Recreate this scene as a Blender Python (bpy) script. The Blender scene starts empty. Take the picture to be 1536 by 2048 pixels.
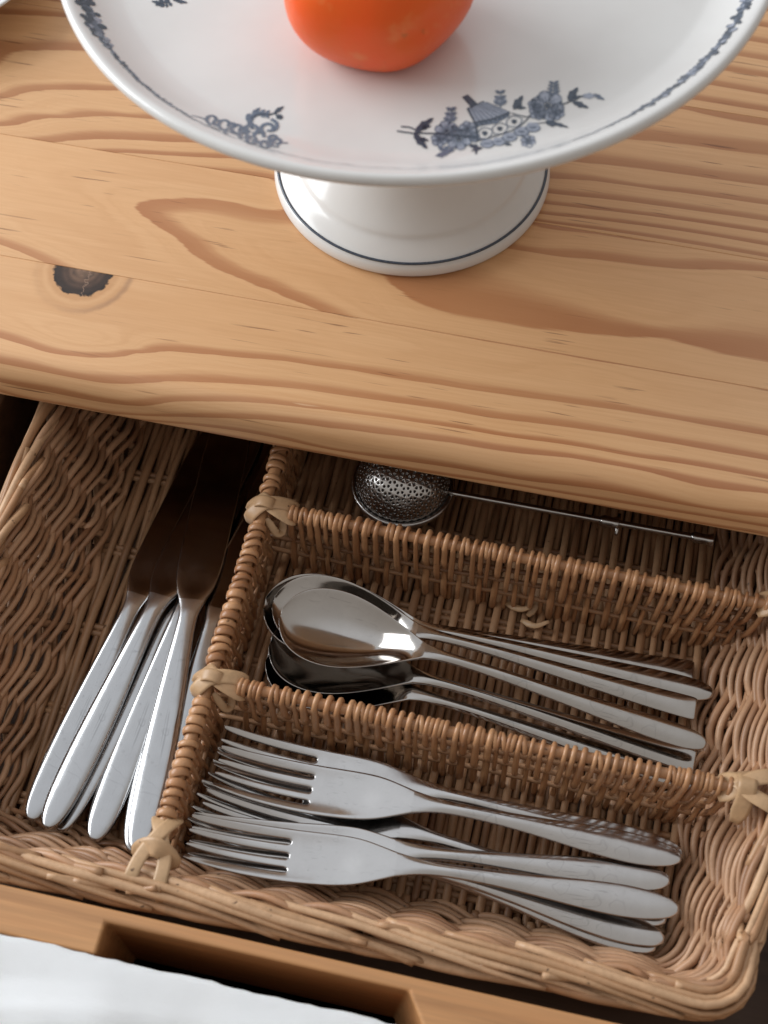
import bpy, bmesh, math, random
import numpy as np
from mathutils import Vector, Matrix
R = math.radians
rng = random.Random(7)
nr = np.random.RandomState(11)
scene = bpy.context.scene
COL = scene.collection

# ------------------------------------------------------------------ camera
F_PX, PITCH, ROLL, YAW = 3006.36828, 1.04129646, -0.00952347, -0.22757898
CAM = np.array([0.0, 0.0, 0.53])
fw = np.array([math.sin(YAW)*math.cos(PITCH), math.cos(YAW)*math.cos(PITCH), -math.sin(PITCH)])
r0 = np.array([math.cos(YAW), -math.sin(YAW), 0.0]); u0 = np.cross(r0, fw)
rt = math.cos(ROLL)*r0 + math.sin(ROLL)*u0
up = -math.sin(ROLL)*r0 + math.cos(ROLL)*u0
cam = bpy.data.cameras.new('camera'); co = bpy.data.objects.new('camera', cam); COL.objects.link(co)
co.matrix_world = Matrix(((rt[0], up[0], -fw[0], CAM[0]), (rt[1], up[1], -fw[1], CAM[1]), (rt[2], up[2], -fw[2], CAM[2]), (0, 0, 0, 1)))
cam.sensor_fit = 'HORIZONTAL'; cam.sensor_width = 24.0; cam.lens = 24.0*F_PX/1536
cam.clip_start = 0.02; cam.clip_end = 50
cam.dof.use_dof = True; cam.dof.focus_distance = 0.665; cam.dof.aperture_fstop = 8.5
scene.camera = co

# ------------------------------------------------------------------ light
world = bpy.data.worlds.new('World'); scene.world = world; world.use_nodes = True
wn = world.node_tree; bgn = wn.nodes['Background']
tc = wn.nodes.new('ShaderNodeTexCoord'); sx = wn.nodes.new('ShaderNodeVectorMath'); sx.operation = 'DOT_PRODUCT'
wn.links.new(tc.outputs['Generated'], sx.inputs[0]); sx.inputs[1].default_value = tuple(Vector((-.40, .50, .77)).normalized())
wr = wn.nodes.new('ShaderNodeValToRGB')
mr = wn.nodes.new('ShaderNodeMapRange'); mr.inputs[1].default_value = -1; mr.inputs[2].default_value = 1
wn.links.new(sx.outputs['Value'], mr.inputs[0]); wn.links.new(mr.outputs[0], wr.inputs[0])
e = wr.color_ramp.elements
e[0].position = 0.30; e[0].color = (0.38, 0.34, 0.305, 1)
e[1].position = 0.94; e[1].color = (0.90, 0.93, 0.97, 1)
q = e.new(.70); q.color = (0.55, 0.52, 0.49, 1)
q = e.new(.81); q.color = (0.60, 0.58, 0.56, 1)
wn.links.new(wr.outputs[0], bgn.inputs[0]); bgn.inputs[1].default_value = 0.88

def area(name, loc, target, size, size_y, power, color):
    l = bpy.data.lights.new(name, 'AREA'); l.shape = 'RECTANGLE'; l.size = size; l.size_y = size_y
    l.energy = power; l.color = color
    o = bpy.data.objects.new(name, l); COL.objects.link(o); o.location = loc
    o.rotation_euler = (Vector(target)-Vector(loc)).to_track_quat('-Z', 'Y').to_euler()
    return o
area('window_light', (-1.75, 0.62, 0.72), (-0.1, 0.35, 0.0), 1.5, 1.3, 45.0, (0.93, 0.97, 1.0))
scene.view_settings.view_transform = 'Standard'; scene.view_settings.look = 'None'
scene.view_settings.exposure = 0.0; scene.view_settings.gamma = 1.0

# ------------------------------------------------------------------ helpers
def at(px, py, z):
    d = ((px-768)/F_PX)*rt - ((py-1024)/F_PX)*up + fw
    return CAM + d*((z-CAM[2])/d[2])

def tagp(o, label=None, cat=None, group=None, kind=None):
    if label: o['label'] = label
    if cat: o['category'] = cat
    if group: o['group'] = group
    if kind: o['kind'] = kind
    return o

def empty(name, loc=(0, 0, 0)):
    o = bpy.data.objects.new(name, None); COL.objects.link(o); o.location = loc; o.empty_display_size = 0.02
    return o

def link(name, me, mat=None, parent=None):
    o = bpy.data.objects.new(name, me); COL.objects.link(o)
    if mat and not me.materials: me.materials.append(mat)
    if parent: o.parent = parent
    return o

def mesh(name, V, Fs, smooth=True):
    me = bpy.data.meshes.new(name); me.from_pydata([tuple(v) for v in V], [], Fs)
    if smooth: me.polygons.foreach_set('use_smooth', [True]*len(me.polygons))
    me.update(); return me

def tube_geo(P, rad, sides=6, flat=None, upv=None, closed=False, off=0):
    """swept tube; rad scalar/array (one per ring); flat=(w,t) elliptical section with t along normal"""
    P = np.asarray(P, float); n = len(P)
    if closed: T = np.roll(P, -1, 0)-np.roll(P, 1, 0)
    else:
        T = np.empty_like(P); T[1:-1] = P[2:]-P[:-2]; T[0] = P[1]-P[0]; T[-1] = P[-1]-P[-2]
    T /= np.linalg.norm(T, axis=1)[:, None]+1e-12
    if upv is None:
        a = np.array([0, 0, 1.0]) if abs(T[0][2]) < .9 else np.array([1.0, 0, 0])
        N = np.empty_like(P); N[0] = a-T[0]*(a@T[0]); N[0] /= np.linalg.norm(N[0])
        for i in range(1, n):
            v = N[i-1]-T[i]*(N[i-1]@T[i]); N[i] = v/(np.linalg.norm(v)+1e-12)
    else:
        U = np.broadcast_to(np.asarray(upv, float), P.shape)
        N = U-T*np.sum(U*T, 1)[:, None]; N /= np.linalg.norm(N, axis=1)[:, None]+1e-12
    B = np.cross(T, N)
    rad = np.broadcast_to(np.asarray(rad, float), (n,))
    w, t = flat if flat else (1.0, 1.0)
    ang = np.arange(sides)*2*math.pi/sides
    V = P[:, None]+rad[:, None, None]*(t*np.cos(ang)[None, :, None]*N[:, None]+w*np.sin(ang)[None, :, None]*B[:, None])
    V = V.reshape(-1, 3); Fs = []
    m = n if closed else n-1
    for i in range(m):
        a0 = i*sides+off; b0 = ((i+1) % n)*sides+off
        for j in range(sides):
            k = (j+1) % sides
            Fs.append((a0+j, b0+j, b0+k, a0+k))
    if not closed:
        Fs.append(tuple(off+j for j in range(sides))); Fs.append(tuple(off+(n-1)*sides+j for j in reversed(range(sides))))
    return V, Fs

def tube(name, P, rad, mat, parent, **k):
    V, Fs = tube_geo(P, rad, **k)
    return link(name, mesh(name, V, Fs), mat, parent)

def lathe(prof, seg=64):
    V = []; Fs = []; n = len(prof)
    for i in range(seg):
        a = 2*math.pi*i/seg; c, s = math.cos(a), math.sin(a)
        for (r, z) in prof: V.append((r*c, r*s, z))
    for i in range(seg):
        j = (i+1) % seg
        for k in range(n-1):
            Fs.append((i*n+k, j*n+k, j*n+k+1, i*n+k+1))
    return V, Fs

def box_geo(x0, x1, y0, y1, z0, z1, off=0):
    V = [(x, y, z) for z in (z0, z1) for y in (y0, y1) for x in (x0, x1)]
    Fs = [tuple(off+i for i in f) for f in ((0, 2, 3, 1), (4, 5, 7, 6), (0, 1, 5, 4), (2, 6, 7, 3), (0, 4, 6, 2), (1, 3, 7, 5))]
    return V, Fs

def bevel(o, w, seg=3):
    m = o.modifiers.new('bevel', 'BEVEL'); m.width = w; m.segments = seg; m.limit_method = 'ANGLE'; m.harden_normals = False

def subsurf(o, lv=2):
    m = o.modifiers.new('subsurf', 'SUBSURF'); m.levels = lv; m.render_levels = lv

def smooth_path(pts, n):
    """Catmull-Rom through points"""
    P = np.asarray(pts, float); P = np.vstack([2*P[0]-P[1], P, 2*P[-1]-P[-2]])
    out = []; m = len(P)-3
    for t in np.linspace(0, m-1e-6, n):
        i = int(t); f = t-i
        a, b, c, d = P[i], P[i+1], P[i+2], P[i+3]
        out.append(.5*((2*b)+(-a+c)*f+(2*a-5*b+4*c-d)*f*f+(-a+3*b-3*c+d)*f**3))
    return np.array(out)

# ------------------------------------------------------------------ materials
def new_mat(name):
    m = bpy.data.materials.new(name); m.use_nodes = True
    nt = m.node_tree; b = nt.nodes['Principled BSDF']
    return m, nt, b
def N(nt, t, **kw):
    n = nt.nodes.new(t)
    for k, v in kw.items():
        if isinstance(k, str) and hasattr(n, k): setattr(n, k, v)
    return n
def noise(nt, vec, scale, detail=4, rough=.55, sc=None):
    n = nt.nodes.new('ShaderNodeTexNoise'); n.inputs['Scale'].default_value = scale
    n.inputs['Detail'].default_value = detail; n.inputs['Roughness'].default_value = rough
    if sc is not None:
        mp = nt.nodes.new('ShaderNodeMapping'); mp.inputs['Scale'].default_value = sc
        nt.links.new(vec, mp.inputs[0]); vec = mp.outputs[0]
    nt.links.new(vec, n.inputs['Vector']); return n.outputs['Fac']
def ramp(nt, fac, stops):
    n = nt.nodes.new('ShaderNodeValToRGB'); el = n.color_ramp.elements
    while len(el) < len(stops): el.new(.5)
    for q, (p, c) in zip(el, stops): q.position = p; q.color = (*c, 1) if len(c) == 3 else c
    nt.links.new(fac, n.inputs[0]); return n.outputs[0]
def mapr(nt, fac, a, b, c, d, smooth=False):
    n = nt.nodes.new('ShaderNodeMapRange')
    if smooth: n.interpolation_type = 'SMOOTHSTEP'
    for i, v in enumerate((a, b, c, d)): n.inputs[i+1].default_value = v
    nt.links.new(fac, n.inputs[0]); return n.outputs[0]
def math_(nt, op, a, b=None):
    n = nt.nodes.new('ShaderNodeMath'); n.operation = op
    for i, v in enumerate((a, b)):
        if v is None: continue
        if isinstance(v, (int, float)): n.inputs[i].default_value = v
        else: nt.links.new(v, n.inputs[i])
    return n.outputs[0]
def mix(nt, fac, a, b, mode='MIX'):
    n = nt.nodes.new('ShaderNodeMix'); n.data_type = 'RGBA'; n.blend_type = mode
    for i, v in ((0, fac), (6, a), (7, b)):
        if isinstance(v, (int, float)): n.inputs[i].default_value = v
        elif isinstance(v, tuple): n.inputs[i].default_value = (*v, 1)
        else: nt.links.new(v, n.inputs[i])
    return n.outputs[2]
def bump(nt, b, h, strength, dist):
    n = nt.nodes.new('ShaderNodeBump'); n.inputs['Strength'].default_value = strength; n.inputs['Distance'].default_value = dist
    nt.links.new(h, n.inputs['Height']); nt.links.new(n.outputs[0], b.inputs['Normal'])
def objco(nt): return nt.nodes.new('ShaderNodeTexCoord').outputs['Object']

def pine(name, light, dark, width=.42, knot=None, tint=None):
    m, nt, b = new_mat(name); oc = objco(nt)
    at_ = nt.nodes.new('ShaderNodeAttribute'); at_.attribute_name = 'ring'
    n1 = noise(nt, oc, 60, 3, .5, (.25, 3.0, 3.0))
    n0 = noise(nt, oc, 900, 2, .5, (.06, 1.0, 1.0))
    v = math_(nt, 'ADD', at_.outputs['Fac'], mapr(nt, n1, 0, 1, -.035, .035))
    v = math_(nt, 'ADD', v, mapr(nt, n0, 0, 1, -.03, .03))
    fr = math_(nt, 'FRACT', v)
    d1 = math_(nt, 'MULTIPLY', mapr(nt, fr, width*.45, width*1.15, 1, 0, True), mapr(nt, fr, 0, width, 1.0, .75))
    d2 = mapr(nt, fr, .955, 1.0, 0, 1, True)
    d = math_(nt, 'MAXIMUM', d1, d2)
    nb = noise(nt, oc, 14, 3, .6, (.35, 1.6, 1.0))
    d = math_(nt, 'MULTIPLY', d, mapr(nt, nb, .3, .72, .66, 1.0))
    fib = noise(nt, oc, 700, 3, .6, (.03, 1.0, 1.0))
    c = mix(nt, mapr(nt, fib, .3, .7, 0, .42), light, tuple(x*y for x, y in zip(light, (.82, .74, .66))))
    c = mix(nt, mapr(nt, nb, .35, .7, 0, .35), c, tuple(x*y for x, y in zip(light, (.95, .86, .74))))
    cbx = nt.nodes.new('ShaderNodeCombineXYZ'); spx = nt.nodes.new('ShaderNodeSeparateXYZ'); nt.links.new(oc, spx.inputs[0])
    nt.links.new(math_(nt, 'MULTIPLY', v, 5.0), cbx.inputs[0]); nt.links.new(math_(nt, 'MULTIPLY', spx.outputs[0], 3.5), cbx.inputs[1])
    ln_ = noise(nt, cbx.outputs[0], 1.6, 4, .65)
    c = mix(nt, mapr(nt, ln_, .44, .68, 0, .30), c, tuple(x*y for x, y in zip(light, (.74, .60, .47))))
    c = mix(nt, d, c, dark)
    # short resin ducts along the grain
    rs = noise(nt, oc, 620, 1, .4, (.050, 1.0, 1.0))
    rz = noise(nt, oc, 26, 2, .5, (.5, 1.0, 1.0))
    rm = math_(nt, 'MULTIPLY', mapr(nt, rs, .675, .74, 0, 1), mapr(nt, rz, .48, .6, 0, .75))
    c = mix(nt, rm, c, tuple(x*.45 for x in dark))
    # pale flecks
    fs = noise(nt, oc, 330, 1, .4, (.09, 1.0, 1.0))
    c = mix(nt, math_(nt, 'MULTIPLY', mapr(nt, fs, .77, .80, 0, .5), mapr(nt, rz, .5, .4, 0, 1)), c, (.85, .62, .40))
    if knot:
        kx, ky, ka, kb = knot
        mp = nt.nodes.new('ShaderNodeMapping'); mp.vector_type = 'TEXTURE'
        mp.inputs['Location'].default_value = (kx, ky, 0); mp.inputs['Scale'].default_value = (ka, kb, 1)
        nt.links.new(oc, mp.inputs[0])
        wob = nt.nodes.new('ShaderNodeTexNoise'); wob.inputs['Scale'].default_value = 210; wob.inputs['Detail'].default_value = 4
        nt.links.new(oc, wob.inputs['Vector'])
        ln = nt.nodes.new('ShaderNodeVectorMath'); ln.operation = 'LENGTH'
        sp = nt.nodes.new('ShaderNodeSeparateXYZ'); nt.links.new(mp.outputs[0], sp.inputs[0])
        cb = nt.nodes.new('ShaderNodeCombineXYZ'); nt.links.new(sp.outputs[0], cb.inputs[0]); nt.links.new(sp.outputs[1], cb.inputs[1])
        nt.links.new(cb.outputs[0], ln.inputs[0])
        q = math_(nt, 'ADD', ln.outputs['Value'], mapr(nt, wob.outputs['Fac'], .3, .7, -.10, .10))
        halo = math_(nt, 'MULTIPLY', mapr(nt, q, 1.0, 1.9, 1, 0, True), .62)
        c = mix(nt, halo, c, tuple(x*y for x, y in zip(light, (.70, .60, .50))))
        qs = math_(nt, 'ADD', ln.outputs['Value'], mapr(nt, wob.outputs['Fac'], .3, .7, -.025, .025))
        ringk = mapr(nt, math_(nt, 'ABSOLUTE', math_(nt, 'SUBTRACT', qs, 1.58)), 0, .17, .50, 0, True)
        ringk = math_(nt, 'MULTIPLY', ringk, mapr(nt, sp.outputs[0], -.6, 1.2, .15, 1.0))
        c = mix(nt, ringk, c, (.27, .145, .085))
        ringl = mapr(nt, math_(nt, 'ABSOLUTE', math_(nt, 'SUBTRACT', qs, 1.28)), 0, .16, .5, 0, True)
        c = mix(nt, ringl, c, tuple(min(1, x*1.0) for x in light))
        core = ramp(nt, mapr(nt, q, 0, 1.1, 0, 1), [(0, (.21, .125, .080)), (.30, (.15, .085, .052)), (.55, (.075, .040, .025)), (.84, (.024, .013, .009)), (.95, (.06, .028, .016))])
        cn = mapr(nt, wob.outputs['Fac'], .35, .65, .6, 1.3)
        core = mix(nt, 1.0, core, cn, 'MULTIPLY')
        rk = mapr(nt, math_(nt, 'ABSOLUTE', math_(nt, 'SUBTRACT', math_(nt, 'FRACT', math_(nt, 'MULTIPLY', qs, 4.5)), .5)), 0, .5, .75, 1.2)
        core = mix(nt, 1.0, core, rk, 'MULTIPLY')
        crx = math_(nt, 'ADD', math_(nt, 'SUBTRACT', sp.outputs[0], .22), mapr(nt, noise(nt, oc, 420, 2, .5), .3, .7, -.10, .10))
        core = mix(nt, mapr(nt, math_(nt, 'ABSOLUTE', crx), 0, .045, .75, 0), core, (.30, .19, .13))
        c = mix(nt, mapr(nt, q, .94, 1.04, 1, 0, True), c, core)
    nt.links.new(c, b.inputs['Base Color'])
    b.inputs['Roughness'].default_value = .42
    b.inputs['Specular IOR Level'].default_value = .5
    bump(nt, b, fib, .14, .0004)
    return m

def plain_wood(name, light, dark, rough=.5):
    m, nt, b = new_mat(name); oc = objco(nt)
    g = noise(nt, oc, 18, 4, .6, (.25, 3.5, 3.5)); f = noise(nt, oc, 500, 3, .6, (.04, 1, 1))
    c = mix(nt, mapr(nt, g, .35, .7, 0, 1), light, dark)
    c = mix(nt, mapr(nt, f, .35, .65, 0, .5), c, tuple(x*.62 for x in light)); h = noise(nt, oc, 160, 3, .6, (.05, 1, 1)); c = mix(nt, mapr(nt, h, .52, .66, 0, .45), c, tuple(x*.6 for x in dark))
    nt.links.new(c, b.inputs['Base Color']); b.inputs['Roughness'].default_value = rough
    bump(nt, b, f, .15, .0004); return m

def wicker_mat(name, c1, c2, c3, rough=.5):
    m, nt, b = new_mat(name)
    oi = nt.nodes.new('ShaderNodeObjectInfo'); oc = objco(nt)
    base = ramp(nt, oi.outputs['Random'], [(0, c1), (.5, c2), (1, c3)])
    n = noise(nt, oc, 70, 4, .6); n2 = noise(nt, oc, 420, 3, .65)
    c = mix(nt, mapr(nt, n, .35, .7, 0, .55), base, tuple(x*.62 for x in c2))
    c = mix(nt, mapr(nt, n2, .45, .75, 0, .35), c, tuple(x*.55 for x in c2))
    sp = noise(nt, oc, 260, 2, .5)
    c = mix(nt, mapr(nt, sp, .72, .77, 0, .8), c, (.09, .045, .022))
    nt.links.new(c, b.inputs['Base Color'])
    b.inputs['Roughness'].default_value = rough; b.inputs['Specular IOR Level'].default_value = .4
    bump(nt, b, n2, .25, .0004); return m

def steel_mat(name, rough, base=(.60, .59, .58), spots=True, brushed=0.0):
    m, nt, b = new_mat(name); oc = objco(nt)
    b.inputs['Metallic'].default_value = 1.0
    n = noise(nt, oc, 95, 4, .6); n2 = noise(nt, oc, 420, 2, .5)
    fib = noise(nt, oc, 2600, 2, .5, (.03, 1, 1))
    c = mix(nt, mapr(nt, n, .4, .7, 0, .30), base, tuple(x*.80 for x in base))
    if spots:
        c = mix(nt, mapr(nt, n2, .68, .76, 0, .28), c, tuple(x*.55 for x in base))
    sc1 = noise(nt, oc, 900, 2, .5, (.02, 1, 1)); sc2 = noise(nt, oc, 38, 3, .6)
    c = mix(nt, math_(nt, 'MULTIPLY', mapr(nt, sc1, .60, .68, 0, .5), mapr(nt, sc2, .45, .6, 0, 1)), c, tuple(x*.6 for x in base))
    ringw = mapr(nt, math_(nt, 'ABSOLUTE', math_(nt, 'SUBTRACT', noise(nt, oc, 130, 1, .3), .60)), 0, .022, .42, 0)
    c = mix(nt, math_(nt, 'MULTIPLY', ringw, mapr(nt, sc2, .5, .62, 0, 1)), c, tuple(x*.62 for x in base))
    nt.links.new(c, b.inputs['Base Color'])
    rr = math_(nt, 'ADD', mapr(nt, n, .35, .7, rough*.8, rough*1.35), mapr(nt, fib, .3, .7, 0, brushed))
    nt.links.new(rr, b.inputs['Roughness'])
    bump(nt, b, n, .03, .0008)
    return m

LIGHT = (.715, .430, .222); DARK = (.39, .150, .056)
M = {}
M['wicker'] = wicker_mat('willow wall', (.39, .194, .098), (.59, .350, .205), (.25, .106, .048), .40)
M['border'] = wicker_mat('willow border', (.64, .405, .24), (.54, .322, .176), (.41, .212, .106), .40)
M['floor'] = wicker_mat('willow floor', (.34, .172, .084), (.50, .29, .158), (.20, .09, .042), .40)
M['cane'] = wicker_mat('cane binding', (.45, .216, .100), (.56, .302, .152), (.31, .134, .058), .30)
M['strap'] = wicker_mat('binding strap', (.50, .305, .165), (.56, .36, .20), (.42, .245, .125), .38)
M['steel'] = steel_mat('satin steel', .14, (.56, .545, .535), brushed=.04)
M['knife'] = steel_mat('knife steel', .16, (.50, .50, .505), brushed=.04)
M['polish'] = steel_mat('polished steel', .12, (.45, .422, .395), spots=False)
M['blade'] = steel_mat('blade steel', .13, (.36, .345, .335), spots=False)
M['wire'] = steel_mat('wire steel', .22, (.55, .53, .51), spots=False)
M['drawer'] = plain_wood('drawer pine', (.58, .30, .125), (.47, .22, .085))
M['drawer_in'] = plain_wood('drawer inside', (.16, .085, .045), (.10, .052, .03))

m, nt, b = new_mat('glazed porcelain'); oc = objco(nt)
n = noise(nt, oc, 30, 3, .5)
nt.links.new(mix(nt, mapr(nt, n, .35, .7, 0, 1), (.70, .695, .68), (.66, .65, .635)), b.inputs['Base Color'])
b.inputs['Roughness'].default_value = .2; b.inputs['Coat Weight'].default_value = .2; b.inputs['Coat Roughness'].default_value = .06
bump(nt, b, noise(nt, oc, 45, 2, .5), .08, .0006)
M['porcelain'] = m
def print_mat(name, c):
    m, nt, b = new_mat(name); oc = objco(nt); n = noise(nt, oc, 900, 3, .6)
    nt.links.new(mix(nt, mapr(nt, n, .35, .7, 0, .5), c, tuple(x*1.9+.02 for x in c)), b.inputs['Base Color'])
    b.inputs['Roughness'].default_value = .2; return m
M['ink'] = print_mat('dark blue print', (.042, .056, .080))
M['ink_grey'] = print_mat('grey blue print', (.25, .275, .335))
M['ink_mid'] = print_mat('mid blue print', (.10, .125, .17))
m, nt, b = new_mat('orange skin'); oc = objco(nt)
n = noise(nt, oc, 28, 4, .6); n2 = noise(nt, oc, 500, 2, .5); n3 = noise(nt, oc, 90, 3, .6)
c = mix(nt, mapr(nt, n, .35, .7, 0, 1), (.87, .098, .008), (.80, .125, .010))
c = mix(nt, mapr(nt, n3, .58, .72, 0, .45), c, (.82, .27, .08)); c = mix(nt, mapr(nt, noise(nt, oc, 160, 2, .5), .70, .74, 0, .5), c, (.45, .12, .02))
nt.links.new(c, b.inputs['Base Color'])
b.inputs['Roughness'].default_value = .36; b.inputs['Specular IOR Level'].default_value = .4; b.inputs['Subsurface Weight'].default_value = .08; b.inputs['Subsurface Radius'].default_value = (.008, .003, .001)
bump(nt, b, math_(nt, 'ADD', n2, math_(nt, 'MULTIPLY', n, 2.0)), .12, .0008)
M['orange'] = m
m, nt, b = new_mat('white cotton'); oc = objco(nt)
n = noise(nt, oc, 1500, 2, .6); n2 = noise(nt, oc, 20, 3, .6)
nt.links.new(mix(nt, mapr(nt, n2, .35, .7, 0, 1), (.93, .94, .95), (.88, .895, .91)), b.inputs['Base Color'])
wv = nt.nodes.new('ShaderNodeTexWave'); wv.inputs['Scale'].default_value = 420; wv.inputs['Distortion'].default_value = 1.2; wv.inputs['Detail'].default_value = 2; nt.links.new(oc, wv.inputs['Vector'])
wv2 = nt.nodes.new('ShaderNodeTexWave'); wv2.bands_direction = 'Y'; wv2.inputs['Scale'].default_value = 420; wv2.inputs['Distortion'].default_value = 1.2; nt.links.new(oc, wv2.inputs['Vector'])
b.inputs['Roughness'].default_value = .9; bump(nt, b, math_(nt, 'ADD', math_(nt, 'ADD', wv.outputs['Fac'], wv2.outputs['Fac']), n), .55, .0008); M['cloth'] = m
m, nt, b = new_mat('black plastic'); oc = objco(nt)
nt.links.new(mix(nt, noise(nt, oc, 200), (.012, .011, .011), (.02, .018, .017)), b.inputs['Base Color']); b.inputs['Roughness'].default_value = .3; M['black'] = m
m, nt, b = new_mat('room floor'); oc = objco(nt)
nt.links.new(mix(nt, noise(nt, oc, 6, 5), (.45, .40, .35), (.36, .31, .26)), b.inputs['Base Color']); b.inputs['Roughness'].default_value = .5; M['room'] = m

# ------------------------------------------------------------------ setting
V, Fs = box_geo(-3, 3, -3, 3, -.80, -.75); tagp(link('floor', mesh('floor', V, Fs, False), M['room']), kind='structure')

# ------------------------------------------------------------------ pine table
def tps(points, values, ax=.28, smooth=2e-5):
    P = np.array(points)*[ax, 1.0]; v = np.array(values, float)
    mu = P.mean(0); P = (P-mu)*20
    def K(A, B):
        d2 = ((A[:, None]-B[None])**2).sum(2)+1e-12; return .5*d2*np.log(d2)
    n = len(P); A = np.zeros((n+3, n+3)); A[:n, :n] = K(P, P)+np.eye(n)*smooth*10
    A[:n, n] = 1; A[:n, n+1:] = P; A[n:, :n] = A[:n, n:].T
    w = np.linalg.solve(A, np.append(v, [0, 0, 0]))
    def f(Q):
        Q = (np.asarray(Q)*[ax, 1.0]-mu)*20; out = np.empty(len(Q))
        for i in range(0, len(Q), 4000):
            q = Q[i:i+4000]; out[i:i+4000] = K(q, P)@w[:n]+w[n]+q@w[n+1:]
        return out
    return f

class Trace:
    def __init__(s): s.p = []; s.v = []
    def add(s, val, pts, ox=0, oy=0, sc=1.0):
        for x, y in pts:
            q = at(ox+x/sc, oy+y/sc, 0.0); yy = q[1]
            if yy < .3372: yy = .3372-(.3372-yy)*1.55      # below the rounded edge: distance down the front face
            s.p.append((q[0], yy)); s.v.append(val)
    def w(s, val, pts):
        for q in pts: s.p.append(q); s.v.append(val)
A_ = dict(ox=0, oy=480, sc=2.954); B_ = dict(ox=500, oy=540, sc=2.954); C_ = dict(ox=1000, oy=560, sc=2.866)
D_ = dict(ox=0, oy=0, sc=2.743); E_ = dict(ox=1060, oy=60, sc=3.227); F_ = dict(ox=0, oy=330, sc=2.56)
W = .42
t1 = Trace()      # front plank
def band(t, n, sharp, soft):
    for (fr, pts) in sharp: t.add(n, pts, **fr)
    for (fr, pts) in soft: t.add(n+W, pts, **fr)
band(t1, 0, [(A_, [(0, 575), (150, 620), (300, 665), (450, 685), (650, 690), (800, 668), (950, 655), (1100, 662), (1300, 678), (1500, 697)]), (B_, [(200, 535), (600, 590), (1100, 670), (1500, 730)]), (C_, [(300, 690), (700, 745), (1000, 795), (1300, 850), (1536, 890)])],
     [(A_, [(0, 520), (150, 565), (300, 620), (450, 650), (650, 655), (800, 640), (950, 600), (1100, 612), (1300, 635), (1500, 655)]), (B_, [(300, 510), (600, 550), (900, 590), (1200, 640)]), (C_, [(0, 600), (300, 640), (700, 700), (1000, 760), (1536, 840)])])
band(t1, -1, [(A_, [(0, 715), (200, 755), (400, 795), (600, 828), (800, 838), (1000, 832), (1200, 838), (1500, 855)]), (B_, [(300, 700), (600, 745), (900, 785), (1200, 830), (1500, 880)]), (C_, [(300, 830), (700, 885), (1000, 935), (1300, 990), (1536, 1030)])],
     [(A_, [(0, 665), (200, 705), (400, 755), (600, 775), (800, 785), (1000, 775), (1200, 775), (1500, 800)]), (B_, [(300, 650), (600, 690), (900, 735), (1200, 775)]), (C_, [(0, 745), (700, 840), (1000, 890), (1536, 985)])])
band(t1, -2, [(A_, [(0, 810), (200, 850), (400, 890), (600, 925), (800, 943), (1000, 935), (1200, 940), (1500, 955)]), (B_, [(300, 808), (600, 845), (900, 885), (1200, 930), (1500, 980)]), (C_, [(400, 945), (700, 1000), (1000, 1045), (1536, 1140)])],
     [(A_, [(0, 775), (300, 825), (600, 890), (800, 905), (1000, 898), (1500, 915)]), (B_, [(300, 770), (600, 815), (1000, 870), (1500, 950)]), (C_, [(400, 910), (800, 985), (1536, 1100)])])
band(t1, -3, [(A_, [(0, 885), (300, 935), (600, 985), (800, 1000), (1000, 1005), (1500, 1035)]), (B_, [(300, 890), (600, 930), (900, 970), (1200, 1010), (1500, 1062)]), (C_, [(400, 1015), (800, 1085), (1536, 1220)])], [])
t1.add(.70, [(0, 590), (70, 610), (160, 640), (260, 640), (350, 640), (500, 650)])
t1.add(.78, [(0, 520), (300, 572), (600, 625)]); t1.add(.93, [(760, 648), (950, 682), (1178, 722), (1400, 760), (1536, 784)]); t1.add(.60, [(760, 672), (1178, 742), (1536, 802)])
for k in range(7):
    t1.w(-4-k, [(x, .3335+.045*(x+.05)-.0058*(k+1)+.0006*math.sin(x*11+k*2)) for x in (-.45, -.34, -.26, -.18, -.1, -.02, .06, .14, .25)])
    t1.w(-4-k+W, [(x, .3335+.045*(x+.05)-.0058*(k+1)+.0022+.0006*math.sin(x*11+k*2)) for x in (-.45, -.26, -.1, .06, .25)])
t2 = Trace()      # second plank with the cathedral figure
t2.add(1, [(710, 215), (750, 190), (900, 178), (1060, 175), (1200, 195), (1300, 220), (1450, 235), (715, 232), (780, 285), (900, 365), (960, 420), (1050, 490), (1200, 565), (1350, 630), (1450, 670)], **F_)
t2.add(1, [(0, 70), (150, 125), (300, 190), (430, 245)], **B_)
t2.add(1.40, [(900, 262), (1050, 250), (1300, 300), (1450, 310), (1000, 345), (1130, 450), (1300, 545), (1500, 625)], **F_)
t2.add(1.42, [(200, 60), (400, 160), (600, 255)], **B_); t2.add(1.72, [(700, 90), (800, 200), (900, 290), (1300, 360)], **B_)
t2.add(1.72, [(0, 330), (500, 400), (950, 490), (1500, 580)], **C_)
t2.add(2, [(820, 40), (860, 95), (950, 165), (1080, 215), (1200, 250), (1350, 275)], **B_)
t2.add(2, [(0, 232), (250, 270), (450, 295), (750, 320), (930, 325), (1100, 365), (1250, 405), (1536, 455)], **C_)
t2.add(2.40, [(150, 20), (300, 80), (450, 135), (600, 185), (730, 225), (900, 260), (1050, 265), (1200, 262), (1300, 255), (1536, 265)], **C_)
t2.add(2.15, [(200, 170), (500, 240), (1250, 340)], **C_)
t2.add(2.62, [(300, 1600), (800, 1620), (1400, 1640)], **E_)
t2.add(3.0, [(0, 1430), (400, 1475), (900, 1532), (1536, 1558)], **E_); t2.add(3.36, [(0, 1397), (300, 1410), (600, 1440), (820, 1470), (1100, 1475), (1536, 1510)], **E_)
t2.add(3.8, [(0, 1330), (400, 1350), (900, 1410)], **E_)
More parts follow.
